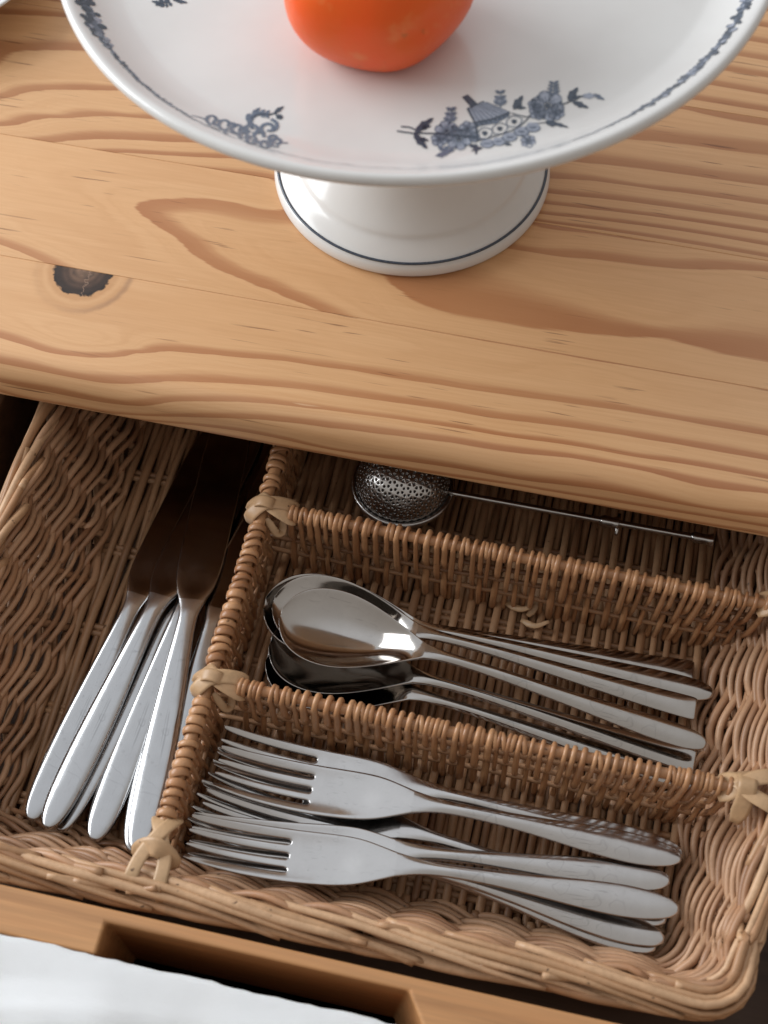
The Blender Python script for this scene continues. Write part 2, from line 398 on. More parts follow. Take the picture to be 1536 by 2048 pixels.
t2.add(0, [(0, 405), (100, 440), (200, 485), (260, 510)], **F_); t2.add(.40, [(0, 362), (150, 412), (300, 475), (400, 528)], **F_)
t2.add(.70, [(100, 250), (350, 300), (500, 200), (600, 480), (900, 560), (300, 60), (900, 80), (1300, 120)], **F_)
t2.add(-.3, [(0, 440), (60, 465)], **F_)
t3 = Trace()      # third plank
t3.add(0, [(650, 835), (900, 850), (1400, 880)], **D_); t3.add(.25, [(650, 820), (900, 834), (1400, 862)], **D_)
t3.add(1, [(280, 780), (450, 765), (600, 762), (900, 775), (1150, 785)], **D_)
t3.add(2, [(0, 690), (150, 665), (300, 645), (450, 640), (700, 640), (900, 655)], **D_); t3.add(2.40, [(0, 655), (300, 622), (700, 618)], **D_)
t3.add(3, [(0, 540), (100, 515), (270, 490), (450, 490), (680, 495)], **D_); t3.add(3.40, [(0, 500), (270, 455), (600, 462)], **D_)
t3.add(4, [(0, 305), (60, 285), (100, 275), (300, 272), (480, 275)], **D_); t3.add(4.42, [(0, 200), (100, 210), (440, 215)], **D_)
t3.add(5, [(0, 75), (150, 80), (380, 95)], **D_); t3.add(5.4, [(0, 40), (350, 60)], **D_)
for n_, pts in ((0, [(100, 1240), (500, 1295)]), (1, [(60, 1185), (300, 1210), (600, 1245), (1000, 1300), (1536, 1390)]), (2, [(90, 1120), (400, 1155), (700, 1190), (1000, 1230), (1536, 1310)]), (3, [(110, 1050), (400, 1080), (700, 1115), (1000, 1155), (1536, 1230)]),
                (4, [(140, 955), (400, 970), (700, 1010), (1000, 1050), (1536, 1125)]), (5, [(280, 845), (600, 875), (900, 915), (1200, 960), (1536, 1000)]), (6, [(650, 700), (900, 720), (1200, 760), (1536, 800)]),
                (7, [(1040, 515), (1150, 545), (1300, 575), (1536, 615)]), (8, [(1115, 400), (1350, 405), (1536, 430)]), (9, [(1300, 220), (1536, 240)])):
    t3.add(n_, pts, **E_)
t3.add(4.4, [(700, 985), (1536, 1085)], **E_); t3.add(6.42, [(750, 610), (1536, 700)], **E_); t3.add(8.42, [(1200, 320), (1536, 340)], **E_)
t4 = Trace()
t4.w(0, [(-.4, .56), (-.2, .563), (0, .562), (.2, .558)]); t4.w(3, [(-.4, .59), (0, .597), (.2, .592)]); t4.w(6, [(-.4, .63), (0, .632), (.2, .628)])

M['pine1'] = pine('pine front plank', LIGHT, DARK, W, knot=(at(160, 562, 0)[0], .3968, .0138, .0148))
M['pine2'] = pine('pine second plank', LIGHT, (.42, .172, .068), W)
M['pine3'] = pine('pine third plank', tuple(x*.97 for x in LIGHT), (.37, .146, .055), W)
table = empty('pine_table', (-.1, .6, -.75))
tagp(table, 'pine table with knotty grain and a rounded front edge over the open drawer', 'table')
table_inv = Matrix.Translation((.1, -.6, .75))
def parent_keep(o, p):
    o.parent = p; o.matrix_parent_inverse = Matrix.Translation(p.location).inverted()
X0, X1, DX = -.62, .42, .0025
def plank(name, y0, y1, field, mat, front=False):
    if front:
        ra, rb = .010, .005; T = .025
        prof = [(y0+.035, -T), (y0+rb, -T)]
        for a in np.linspace(0, math.pi/2, 7)[1:]: prof.append((y0+rb-rb*math.sin(a), -T+rb-rb*math.cos(a)))
        prof += [(y0, z) for z in np.linspace(-T+rb, -ra, 6)[1:-1]]
        for a in np.linspace(0, math.pi/2, 13): prof.append((y0+ra-ra*math.cos(a), -ra+ra*math.sin(a)))
    else:
        prof = [(y0, -.025), (y0, -.0003), (y0+.00012, -.00006), (y0+.0004, 0)]
    ye = y1-.0006; ys = prof[-1][0]
    k = int((ye-ys)/.0011)+1
    prof += [(y, 0.0) for y in np.linspace(ys, ye, k)[1:]]
    prof += [(y1-.00012, -.00006), (y1, -.0003), (y1, -.025)]
    if front: prof.append((y0+.035, -.025))
    prof = np.array(prof); seg = np.r_[0, np.cumsum(np.hypot(*np.diff(prof, axis=0).T))]
    i0 = next(i for i, p in enumerate(prof) if p[1] > -1e-9)
    yu = prof[i0][0]-(seg[i0]-seg)            # unrolled coordinate
    yu[prof[:, 0] >= y1-1e-9] = y1
    xs = np.arange(X0, X1+1e-9, DX); n = len(prof)
    V = np.empty((len(xs), n, 3)); V[:, :, 0] = xs[:, None]; V[:, :, 1] = prof[None, :, 0]; V[:, :, 2] = prof[None, :, 1]
    Q = np.stack([np.broadcast_to(xs[:, None], (len(xs), n)), np.broadcast_to(yu[None], (len(xs), n))], 2).reshape(-1, 2)
    ring = field(Q)
    idx = np.arange(len(xs)*n).reshape(len(xs), n)
    Fq = np.stack([idx[:-1, :-1], idx[1:, :-1], idx[1:, 1:], idx[:-1, 1:]], 2).reshape(-1, 4)
    me = bpy.data.meshes.new(name); V = V.reshape(-1, 3)
    me.vertices.add(len(V)); me.vertices.foreach_set('co', V.ravel())
    me.loops.add(len(Fq)*4); me.loops.foreach_set('vertex_index', Fq.ravel().astype(np.int32))
    me.polygons.add(len(Fq)); me.polygons.foreach_set('loop_start', np.arange(0, len(Fq)*4, 4, dtype=np.int32))
    me.polygons.foreach_set('use_smooth', np.ones(len(Fq), bool)); me.update(calc_edges=True)
    a = me.attributes.new('ring', 'FLOAT', 'POINT'); a.data.foreach_set('value', ring.astype(np.float32))
    o = link(name, me, mat); parent_keep(o, table); return o
plank('plank', .3372, .3968, tps(t1.p, t1.v), M['pine1'], True)
plank('plank', .39685, .4680, tps(t2.p, t2.v), M['pine2'])
plank('plank', .46805, .5560, tps(t3.p, t3.v), M['pine3'])
plank('plank', .5561, .6400, tps(t4.p, t4.v), M['pine3'])
plank('plank', .6401, .7200, tps([(x, y+.08) for x, y in t4.p], t4.v), M['pine2'])
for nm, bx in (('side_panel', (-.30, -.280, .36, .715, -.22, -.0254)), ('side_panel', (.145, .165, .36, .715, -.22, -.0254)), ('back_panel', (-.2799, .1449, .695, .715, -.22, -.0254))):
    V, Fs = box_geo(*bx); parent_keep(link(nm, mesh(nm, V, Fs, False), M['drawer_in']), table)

# ------------------------------------------------------------------ drawer
drawer = empty('open_drawer', (-.07, .13, -.105))
tagp(drawer, 'open wooden drawer with a cut out finger grip in its front board', 'drawer')
def dpart(nm, bx, mat, bev=.0008):
    V, Fs = box_geo(*bx); o = link(nm, mesh(nm, V, Fs, False), mat); parent_keep(o, drawer)
    if bev: bevel(o, bev, 2)
    return o
YB0, YB1, ZT = .1140, .1318, -.0400
gx0, gx1 = -.1392, -.0215
yg = .1264; zg = ZT-.070
# front board: one outline in plan with the recess cut from the front face
bm = bmesh.new()
sl = .0035
plan = [(-.40, YB0), (gx0, YB0), (gx0, yg), (gx1, yg), (gx1+sl, YB0), (.25, YB0), (.25, YB1), (-.40, YB1)]
lo = [bm.verts.new((x-(.006 if i in (3, 4) else 0), y+(.0034 if i in (2, 3) else 0), zg)) for i, (x, y) in enumerate(plan)]; hi = [bm.verts.new((x+(.005 if i == 4 else 0), y, ZT)) for i, (x, y) in enumerate(plan)]
bm.faces.new(hi); bm.faces.new(list(reversed(lo)))
for i in range(len(plan)):
    j = (i+1) % len(plan); bm.faces.new((lo[i], lo[j], hi[j], hi[i]))
me = bpy.data.meshes.new('front_board'); bm.to_mesh(me); bm.free()
o = link('front_board', me, M['drawer']); parent_keep(o, drawer); bevel(o, .0012, 3)
dpart('front_board_base', (-.40, .25, YB0, YB1, -.165, zg-.0003), M['drawer'])
dpart('recess_light_stop', (gx0-.01, gx1+.02, YB0-.0032, YB0-.0003, -.160, ZT-.0035), M['drawer'], .0004)  # added strip, hidden by the cloth, keeps light out of the recess
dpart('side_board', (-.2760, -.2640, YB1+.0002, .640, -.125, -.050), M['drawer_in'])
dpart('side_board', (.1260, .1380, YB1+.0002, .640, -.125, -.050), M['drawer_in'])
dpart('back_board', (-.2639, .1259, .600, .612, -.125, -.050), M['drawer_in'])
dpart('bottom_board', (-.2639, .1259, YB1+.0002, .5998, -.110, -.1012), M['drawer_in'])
V, Fs = lathe([(0, .004), (.0055, .004), (.0065, .0025), (.0065, 0)], 24)
o = link('screw_cap', mesh('screw_cap', V, Fs), M['black']); o.matrix_world = Matrix.Translation((.1258, .155, -.062)) @ Matrix.Rotation(-math.pi/2, 4, 'Y'); parent_keep(o, drawer)

# ------------------------------------------------------------------ wicker basket
basket = empty('wicker_basket', (-.06, .32, -.0985))
tagp(basket, 'shallow woven willow cutlery basket with three dividers inside the open drawer', 'basket')
def bpart(o, p=None):
    if p is None: parent_keep(o, basket)
    else:
        o.parent = p
    return o
def rpath(x0, x1, y0, yb, r, nl=130, nc=14, nf=120):
    P = [(x0, y) for y in np.linspace(yb, y0+r, nl)]
    P += [(x0+r-r*math.cos(a), y0+r-r*math.sin(a)) for a in np.linspace(0, math.pi/2, nc)[1:-1]]
    P += [(x, y0) for x in np.linspace(x0+r, x1-r, nf)]
    P += [(x1-r+r*math.sin(a), y0+r-r*math.cos(a)) for a in np.linspace(0, math.pi/2, nc)[1:-1]]
    P += [(x1, y) for y in np.linspace(y0+r, yb, nl)]
    return np.array(P)
FL = rpath(-.2095, .0780, .1735, .500, .010)
RM = rpath(-.2370, .0955, .1445, .520, .012)
# the rim splays a little more toward the back right, as the real basket does
k_ = np.clip((RM[:, 1]-.16)/.1, 0, 1); RM[:, 0] += np.where(RM[:, 0] > .06, .013*k_, 0)
RM[:, 1] += np.where(RM[:, 1] < .17, .0065*(RM[:, 0]+.2)/.3, 0)
ZF, ZR = -.0945, -.0445
NP = len(FL)
dR = np.gradient(RM, axis=0); OUT = np.stack([dR[:, 1], -dR[:, 0]], 1); OUT /= np.linalg.norm(OUT, axis=1)[:, None]
# outward is away from the middle
ctr = np.array([-.06, .33])
sgn = np.sign(np.sum(OUT*(RM-ctr), 1)); OUT *= sgn[:, None]
S_ = np.r_[0, np.cumsum(np.linalg.norm(np.diff(RM*.5+FL*.5, axis=0), axis=1))]
def wall_pt(idx, v, disp=0.0):
    """idx fractional sample index array"""
    i = np.clip(idx, 0, NP-1.001); a = i.astype(int); f = (i-a)[:, None]
    fl = FL[a]*(1-f)+FL[a+1]*f; rm = RM[a]*(1-f)+RM[a+1]*f; ou = OUT[a]*(1-f)+OUT[a+1]*f
    v = np.broadcast_to(np.asarray(v, float), (len(i),))
    g = v**1.0+.14*np.sin(math.pi*v)             # slightly bellied
    xy = fl+(rm-fl)*g[:, None]; z = ZF+(ZR-ZF)*v
    d = np.broadcast_to(np.asarray(disp, float), (len(i),))
    return np.column_stack([xy+ou*(d*.87)[:, None], z-d*.5])
def idx_of_s(s): return np.interp(s, S_, np.arange(NP))
LAM = .054; NROW = 25
count = 0
for k in range(NROW):
    v0 = (k+.3)/NROW
    s = rng.uniform(-.10, 0)
    while s < S_[-1]:
        L = rng.uniform(.13, .20); s0, s1 = max(s, 0), min(s+L, S_[-1])
        if s1-s0 > .02:
            ss = np.arange(s0, s1, .0033)
            ph = math.pi*k+2*math.pi*.010*k
            rad = .00188*rng.uniform(.72, 1.18); ph += rng.gauss(0, .17); sl_ = rng.uniform(.036, .058)
            wv = np.sin(2*math.pi*ss/LAM+ph)
            
            disp = -.0031*rng.uniform(.8, 1.15)*wv+rng.uniform(-.0003, .0003)
            e0 = np.clip((ss-s0)/.008, 0, 1); e1 = np.clip((s1-ss)/.008, 0, 1)
            disp = disp+.003*(1-np.minimum(e0, e1))
            vv = v0+.006*np.sin(ss*rng.uniform(20, 40)+rng.uniform(0, 6))-sl_*np.cos(2*math.pi*ss/LAM+ph)
            rr = rad*(1-.25*np.linspace(0, 1, len(ss)))
            bpart(tube('wall_weaver', wall_pt(idx_of_s(ss), np.clip(vv, 0, 1.02), disp), rr, M['wicker'], None)); count += 1
        s += L-rng.uniform(.004, .012)
for s in np.arange(.01, S_[-1], LAM/2):
    vv = np.linspace(-.02, 1.0, 9); i = np.full(9, idx_of_s(s))
    bpart(tube('wall_stake', wall_pt(i, vv, 0.0005), .0021, M['wicker'], None))
# border of rods laid along the rim, each running from the inside over to the outside
S2 = np.r_[0, np.cumsum(np.linalg.norm(np.diff(RM, axis=0), axis=1))]
def rim_pt(s, off, z):
    i = np.interp(s, S2, np.arange(NP)); a = np.clip(i.astype(int), 0, NP-2); f = (i-a)[:, None]
    rm = RM[a]*(1-f)+RM[a+1]*f; ou = OUT[a]*(1-f)+OUT[a+1]*f
    return np.column_stack([rm+ou*off[:, None], z])
s = -.06; j = 0
while s < S2[-1]-.02:
    L = rng.uniform(.085, .125); t = np.linspace(0, 1, 30); ss = s+t*L; ok = (ss > 0) & (ss < S2[-1])
    off = np.interp(t, [0, .15, .5, 1], [-.0040, -.0005, .0040, .0088])+.0007*np.sin(t*7+j*2.1)
    z = np.interp(t, [0, .12, .35, .7, 1], [-.0480, -.0440, -.0420, -.0435, -.0500])+rng.uniform(-.0014, .0014)
    rad = .00185*rng.uniform(.78, 1.22)*np.interp(t, [0, .04, .5, 1], [.85, 1, 1, .72])
    if ok.sum() > 6: bpart(tube('border_rod', rim_pt(ss[ok], off[ok], z[ok]), rad[ok], M['border'], None, sides=8))
    s += rng.uniform(.022, .031); j += 1
for k in range(46):        # cut ends poking out between the border rods
    s = rng.uniform(.02, S2[-1]-.04); t = np.linspace(0, 1, 7); L = rng.uniform(.010, .022); o0 = rng.uniform(-.002, .005)
    P = rim_pt(s+t*L*rng.choice([1, -1]), o0+t*rng.uniform(-.001, .0035), -.0465+t*rng.uniform(.002, .0055))
    bpart(tube('cut_end', P, .0016*rng.uniform(.8, 1.15), M['border'], None, sides=8))
s = -.05
while s < S2[-1]-.03:      # lower outer course
    L = rng.uniform(.09, .14); t = np.linspace(0, 1, 26); ss = s+t*L; ok = (ss > 0) & (ss < S2[-1])
    off = np.interp(t, [0, .5, 1], [.0035, .0085, .0055]); z = np.interp(t, [0, .5, 1], [-.0505, -.0500, -.0560])
    if ok.sum() > 6: bpart(tube('border_rod', rim_pt(ss[ok], off[ok], z[ok]), .0021*rng.uniform(.85, 1.1), M['border'], None, sides=8))
    s += rng.uniform(.024, .034)

# floor
XL, XR, YF, YBK = -.2105, .0790, .1720, .505
rods = np.arange(.1830, .50, .0420)
for y in rods:
    for d in (-.0016, .0016):
        xs = np.linspace(XL-.001, XR+.001, 40)
        bpart(tube('floor_rod', np.column_stack([xs, y+d+.0005*np.sin(xs*60+y*90), np.full(40, -.0962)]), .0016, M['floor'], None))
x = XL; j = 0
while x < XR:
    ys = np.linspace(YF+rng.uniform(0, .002), YBK, 96)
    ph = (ys-rods[0])/.0420*math.pi
    z = -.0955+.0019*np.cos(ph)*(1 if j % 2 else -1)+rng.uniform(-.0002, .0002)
    xs = x+.0006*np.sin(ys*30+j)+rng.uniform(-.0003, .0003)
    rad = .00188*rng.uniform(.82, 1.18)
    bpart(tube('floor_strand', np.column_stack([np.broadcast_to(xs, ys.shape), ys, z]), rad, M['floor'], None))
    x += .00325*rng.uniform(.90, 1.12); j += 1
x = XL+.002                 # strand ends bent round the first rod
while x < XR-.002:
    a = np.linspace(-.4, math.pi*1.05, 9)
    yy = .1745+rng.uniform(-.0006, .0006); rr_ = .0034
    P = np.column_stack([np.full(9, x)+np.linspace(0, .0012, 9), yy-rr_*np.sin(a)*1.1, -.0948+rr_*np.cos(a)*.75])
    bpart(tube('strand_end', P, np.interp(np.arange(9), [0, 4, 8], [.0018, .0027, .0015]), M['floor'], None, flat=(1, .6), sides=7))
    x += .0060*rng.uniform(.9, 1.12)

# dividers
ZRAIL = -.0450; XD = -.1292
def ring_pts(c, axis, rad, n=14, tilt=0.0):
    axis = axis/np.linalg.norm(axis); a = np.array([0, 0, 1.0]); b_ = np.cross(axis, a); b_ /= np.linalg.norm(b_)
    t = np.arange(n)*2*math.pi/n
    return c+rad*(np.cos(t)[:, None]*a+np.sin(t)[:, None]*b_)+axis*(tilt*np.sin(t)[:, None])
def radial_up(P, c): return P-c

def strap(pts, w, parent, n=18, upv=(0, 0, 1)):
    P = smooth_path(pts, n)
    o = tube('binding_strap', P, np.interp(np.arange(n), [0, 2, n-3, n-1], [.55, 1, 1, .5]), M['strap'], parent, flat=(w*1.12, .00036), upv=upv, sides=10)
    return o
# long divider (front to back)
ys = np.linspace(.1640, .500, 60)
long_div = bpart(tube('divider', np.column_stack([XD+.0006*np.sin(ys*25), ys, ZRAIL+.0006*np.sin(ys*18)]), .0027, M['cane'], None, sides=10))
def sub(o, p):
    o.parent = p; o.matrix_parent_inverse = p.matrix_basis.inverted(); return o
def fix(p):      # parts under basket are offset by the inverse; sub-parts share that frame
    return p
y = .1735; ax = np.array([0, 1.0, 0])
while y < .497:
    near_knot = min(abs(y-.2325), abs(y-.3180)) < .0068
    if not near_knot:
        c = np.array([XD+.0006*math.sin(y*25), y, ZRAIL+.0006*math.sin(y*18)])
        P = ring_pts(c, ax, .0034+rng.uniform(-.0001, .0004), 16, rng.uniform(.0002, .0018))
        tube('wrap', P, 1.0, M['cane'], long_div, flat=(.0019*rng.uniform(.72, 1.1), .00070), upv=P-c, closed=True, sides=8)
    y += .0041*rng.uniform(.94, 1.1)+(.0022 if rng.random() < .08 else 0)
rz_ = (-.0575, -.0690, -.0810)
for i, z in enumerate(rz_):
    ys = np.linspace(.168, .497, 40); tube('rod', np.column_stack([np.full(40, XD)+.0004*np.sin(ys*40+i), ys, np.full(40, z)+.0005*np.sin(ys*33+i)]), .0012, M['floor'], long_div)
def weave(z, par):      # +-1 over/under the three rods
    return np.interp(z, [-.096, -.0810, -.0690, -.0575, -.0500], [.2, -.8*par, .8*par, .9, .6])
y = .1715; j = 0
while y < .497:
    par = 1 if j % 2 else -1
    zs = np.linspace(-.0960, -.0475, 22)
    xx = XD+.0023*weave(zs, par)*1.0
    yy = y+(zs+.0475)*rng.uniform(-.16, .02)
    tube('strand', np.column_stack([xx, yy, zs]), .00125*rng.uniform(.85, 1.15), M['cane'], long_div)
    y += .0036*rng.uniform(.92, 1.1); j += 1
# two cross dividers
def cross_div(y0, xend, dyx):
    xs = np.linspace(XD+.002, xend, 60)
    yl = lambda x: y0+dyx*(x-XD)
    d = bpart(tube('divider', np.column_stack([xs, yl(xs)+.0004*np.sin(xs*40), ZRAIL+.0005*np.sin(xs*30+y0*50)]), .0024, M['cane'], None, sides=10))
    for i, z in enumerate(rz_):
        x2 = np.linspace(XD, xend-.006-.004*i, 50)
        tube('rod', np.column_stack([x2, yl(x2)+.0004*np.sin(x2*50+i), z+.0006*np.sin(x2*37+2*i)]), .0012, M['floor'], d)
    x = XD+.0135; j = 0
    while x < xend-.004:
        par = 1 if j % 2 else -1
        yc = yl(x); r_ = .0033
        a = np.linspace(-.9, math.pi*.95, 12)           # over the rail, from behind to the front
        loop = np.column_stack([np.full(12, x)+np.linspace(.0009, 0, 12), yc+r_*np.cos(a), ZRAIL+.0005*math.sin(x*30+y0*50)+r_*np.sin(a)])
        zs = np.linspace(-.0490, -.0955, 20); t = np.linspace(0, 1, 20)
        fl = max(0, (x-(xend-.075))/.075)              # close to the wall the strands splay
        xx = x+t*rng.uniform(-.0012, .0012)-t*.006*fl
        yy = yc-.0020*weave(zs, par)-.0012*(1-t)
        P = np.vstack([loop, np.column_stack([xx, yy, zs])[1:]])
        rad = np.r_[np.full(11, .00112), [.0013], np.full(19, .00145)]*rng.uniform(.70, 1.22)
        tube('strand', P, rad, M['cane'], d, sides=7)
        if rng.random() < .55:                          # a second turn on the rail
            c = np.array([x+.0020, yc, ZRAIL+.0005*math.sin(x*30+y0*50)]); Pq = ring_pts(c, np.array([1.0, 0, 0]), .0033, 12, rng.uniform(-.0008, .0012))
            tube('wrap', Pq, 1.0, M['cane'], d, flat=(.00115, .0007), upv=Pq-c, closed=True, sides=7)
        x += .0041*rng.uniform(.78, 1.28); j += 1
    # knot at the long divider: an X of straps and a loop
    k = np.array([XD, y0, ZRAIL])
    def K(dx, dy, dz): return k+np.array([dx, dy, dz])
    strap([K(-.0040, .0060, -.003), K(-.0020, .0045, .0028), K(.0045, -.0005, .0046), K(.0130, -.0030, .0016), K(.0150, -.0022, -.002)], .0030, d)
    strap([K(-.0045, -.0070, -.003), K(-.0032, -.0050, .0028), K(.0030, .0005, .0054), K(.0125, .0030, .0022), K(.0150, .0024, -.002)], .0030, d)
    strap([K(-.0048, -.0010, -.004), K(-.0044, .0000, .002), K(-.0005, .0005, .0062), K(.0050, .0002, .0058), K(.0075, .0, .0)], .0026, d)
    strap([K(.0035, -.0050, .001), K(.0085, -.0085, -.004), K(.0105, -.0060, -.006), K(.0100, -.0020, -.002)], .0016, d, upv=(0, -.5, 1))
    # knot at the basket wall
    e_ = np.array([xend, yl(xend), ZRAIL])
    def Q(dx, dy, dz): return e_+np.array([dx, dy, dz])
    strap([Q(-.0085, -.0045, -.002), Q(-.003, -.002, .0040), Q(.003, .003, .0060), Q(.010, .0055, .0065), Q(.0150, .006, .002)], .0030, d)
    strap([Q(-.0095, .0040, -.002), Q(-.003, .002, .0040), Q(.003, -.003, .0055), Q(.011, -.0065, .0060), Q(.0155, -.007, .001)], .0030, d)
    strap([Q(-.0005, -.0120, -.006), Q(.0010, -.006, .003), Q(.0012, .0, .0074), Q(.0008, .006, .003), Q(-.0005, .0100, -.006)], .0034, d)
    return d
cross_div(.2325, .0915, .0022)
cross_div(.3180, .0990, .0022)
# knot where the long divider meets the front wall
k = np.array([XD, .1610, -.0445])
def K(dx, dy, dz): return k+np.array([dx, dy, dz])
strap([K(-.0036, .0125, -.004), K(-.0030, .0095, .0012), K(.0005, .0030, .0048), K(.0046, -.0060, .0035), K(.0054, -.0160, .0030), K(.006, -.021, -.003)], .0026, long_div)
strap([K(.0040, .0130, -.004), K(.0036, .0100, .0012), K(.0005, .0035, .0055), K(-.0044, -.0060, .0040), K(-.0062, -.0150, .0034), K(-.007, -.020, -.003)], .0026, long_div)
strap([K(-.0085, -.0060, -.003), K(-.0050, -.0035, .0030), K(.0005, -.0030, .0062), K(.0055, -.0045, .0035), K(.0085, -.0075, -.002)], .0036, long_div, upv=(0, -.4, 1))

# loose broken ends of cane in the middle compartment
for a0, a1, a2, w in (((1010, 1205), (1040, 1218), (1062, 1214), .0018), ((1042, 1240), (1070, 1252), (1098, 1243), .0016), ((1055, 1232), (1070, 1215), (1078, 1196), .0019), ((700, 1262), (715, 1250), (722, 1232), .0011)):
    P = smooth_path([at(*a0, -.0905), at(*a1, -.0880), at(*a2, -.0860)], 9)
    bpart(tube('loose_strand', P, np.interp(np.arange(9), [0, 2, 8], [.6, 1, .5]), M['strap'], None, flat=(w, .0005), upv=(0, -.4, 1), sides=8))
# ------------------------------------------------------------------ cutlery
def slab(names, mats, split, xs, hw, zc, th, us, cup=None, crown=None, mask=None, cpow=2):
    """solid strip along x: half width hw(x), centre height zc(x), thickness th(x); cup(x,u) lowers the surface; crown(x) domes the top.
    The strip is divided at ring number split into two meshes that share that ring."""
    us = np.array(us); nx, nu = len(xs), len(us); top = np.empty((nx, nu, 3)); bot = np.empty((nx, nu, 3))
    for i, x in enumerate(xs):
        cr = crown[i] if crown is not None else 0.0
        for q, u in enumerate(us):
            z = zc[i]-(cup(x, u) if cup else 0.0); t = th[i]*(1-cr*abs(u)**cpow)
            top[i, q] = (x, hw[i]*u, z+t*.5); bot[i, q] = (x, hw[i]*u, z-t*.5*(1-.4*cr))
    V = np.vstack([top.reshape(-1, 3), bot.reshape(-1, 3)]); o_ = nx*nu
    use = np.ones((nx-1, nu-1), bool) if mask is None else mask
    Fs = []; edges = {}
    for i in range(nx-1):
        for q in range(nu-1):
            if not use[i, q]: continue
            a, b_, c, d = i*nu+q, (i+1)*nu+q, (i+1)*nu+q+1, i*nu+q+1
            Fs.append((i, (a, b_, c, d))); Fs.append((i, (a+o_, d+o_, c+o_, b_+o_)))
            for e_ in ((a, b_), (b_, c), (c, d), (d, a)):
                if (e_[1], e_[0]) in edges: del edges[(e_[1], e_[0])]
                else: edges[e_] = i
    for (a, b_), i in edges.items(): Fs.append((i, (b_, a, a+o_, b_+o_)))
    out = []
    for k, (nm, mt) in enumerate(zip(names, mats)):
        fs = [f for i, f in Fs if (i < split) == (k == 0)]
        used = sorted({i for f in fs for i in f}); mp = {v: i for i, v in enumerate(used)}
        me = mesh(nm, V[used], [tuple(mp[i] for i in f) for f in fs]); me.materials.append(mt); out.append(me)
    return out
ip = lambda x, a, b: np.interp(x, a, b)
def spl(x, a, b):   # smooth interpolation (cosine eased cubic through points)
    a = np.array(a); b = np.array(b); x = np.asarray(x, float)
    m = np.gradient(b, a); i = np.clip(np.searchsorted(a, x)-1, 0, len(a)-2); h = a[i+1]-a[i]; t = np.clip((x-a[i])/h, 0, 1)
    return (2*t**3-3*t**2+1)*b[i]+(t**3-2*t**2+t)*h*m[i]+(-2*t**3+3*t**2)*b[i+1]+(t**3-t**2)*h*m[i+1]

LF = .2080
def fork_meshes():
    xs = np.array([0, .0012, .0035, .0075, .0135, .022, .032, .045, .06, .075, .09, .102, .112, .120, .127, .134, .140, .147, .154, .1600, .1635, .1652, .168, .174, .182, .190, .198, .2035, .2068, .2080])
    hw = spl(xs, [0, .002, .008, .018, .035, .06, .09, .105, .115, .124, .134, .145, .155, .164, .182, .208], [.0014, .0032, .0054, .0068, .0067, .0046, .0030, .0029, .0040, .0066, .0098, .0112, .0115, .0116, .0115, .0108])
    zc = spl(xs, [0, .02, .05, .09, .115, .13, .145, .156, .164, .180, .195, .208], [.0035, .0048, .0078, .0120, .0118, .0088, .0052, .0034, .0027, .0032, .0060, .0112])
    th = ip(xs, [0, .01, .05, .1, .125, .164, .19, .208], [.0014, .0028, .0034, .0036, .0024, .0019, .0016, .0008])
    cr = ip(xs, [0, .01, .1, .13, .15], [.4, .75, .75, .3, 0])
    U = [-1, -.80, -.60, -.445, -.27, -.095, .095, .27, .445, .60, .80, 1]
    mask = np.ones((len(xs)-1, len(U)-1), bool); s0 = 21
    for i in range(s0, len(xs)-1):
        for g in (2, 5, 8): mask[i, g] = False
    ms = slab(('handle', 'head'), (M['steel'], M['steel']), 13, xs, hw, zc, th, U, mask=mask, crown=cr, cup=lambda x, u: .0016*(1-u*u)*float(np.clip((x-.118)/.03, 0, 1)))
    cen = [(-1-.60)/2, (-.445-.095)/2, (.095+.445)/2, (.60+1)/2]
    for v in ms[1].vertices:
        x = v.co.x
        if x > .1655:
            h = float(np.interp(x, xs, hw)); u = v.co.y/h
            g = min(range(4), key=lambda q: abs(cen[q]-u)); f = float(np.interp(x, [.1655, .185, .2035, .208], [1, .96, .66, .28]))
            v.co.y = h*(cen[g]+(u-cen[g])*f)
    return ms
FORK = fork_meshes()

LS = .1980
def spoon_meshes(square):
    xs = np.r_[0, .0010, .0034, .0075, .014, .022, .034, .05, .066, .082, .096, .107, .1135, .1185, .1225, .1268, .1315, .137, .144, .152, .160, .168, .176, .183, .1885, .1925, .1953, .1972, .1980]
    if square: hh = [.0050, .0056, .0057, .0056, .0050]
    else: hh = [.0012, .0028, .0044, .0055, .0053]
    hw = spl(xs, [0, .0010, .0040, .0120, .030, .06, .09, .108, .1165, .124, .131, .14, .152, .163, .174, .184, .1905, .1945, .197, .198], hh+[.0037, .0027, .0025, .0033, .0060, .0088, .0124, .0165, .0189, .0193, .0173, .0138, .0098, .0054, .0024])
    zc = spl(xs, [0, .02, .05, .09, .108, .12, .14, .17, .198], [.0030, .0046, .0085, .0136, .0148, .0143, .0128, .0110, .0105])
    th = ip(xs, [0, .01, .05, .1, .116, .128, .198], [.0016, .0030, .0034, .0036, .0028, .0014, .0012])
    cr = ip(xs, [0, .01, .1, .115, .13], [.4, .75, .75, .4, 0])
    def cup(x, u):
        l = float(np.clip((x-.1135)/(.1990-.1135), 0, 1)); q_ = min(1, l/.42); s_ = math.sin(math.pi*l**.95)**.72*q_*q_*(3-2*q_) if 0 < l < 1 else 0
        return .0088*s_*(1-u*u)**.9
    ms = slab(('handle', 'bowl'), (M['polish'], M['polish']), 13, xs, hw, zc, th, np.linspace(-1, 1, 11), cup=cup, crown=cr)
    for me in ms:
        for v in me.vertices: v.co.x = float(np.interp(v.co.x, [0, .108, .1185, .198], [0, .119, .1305, .198]))
    return ms
SPOON_R = spoon_meshes(False); SPOON_S = spoon_meshes(True)

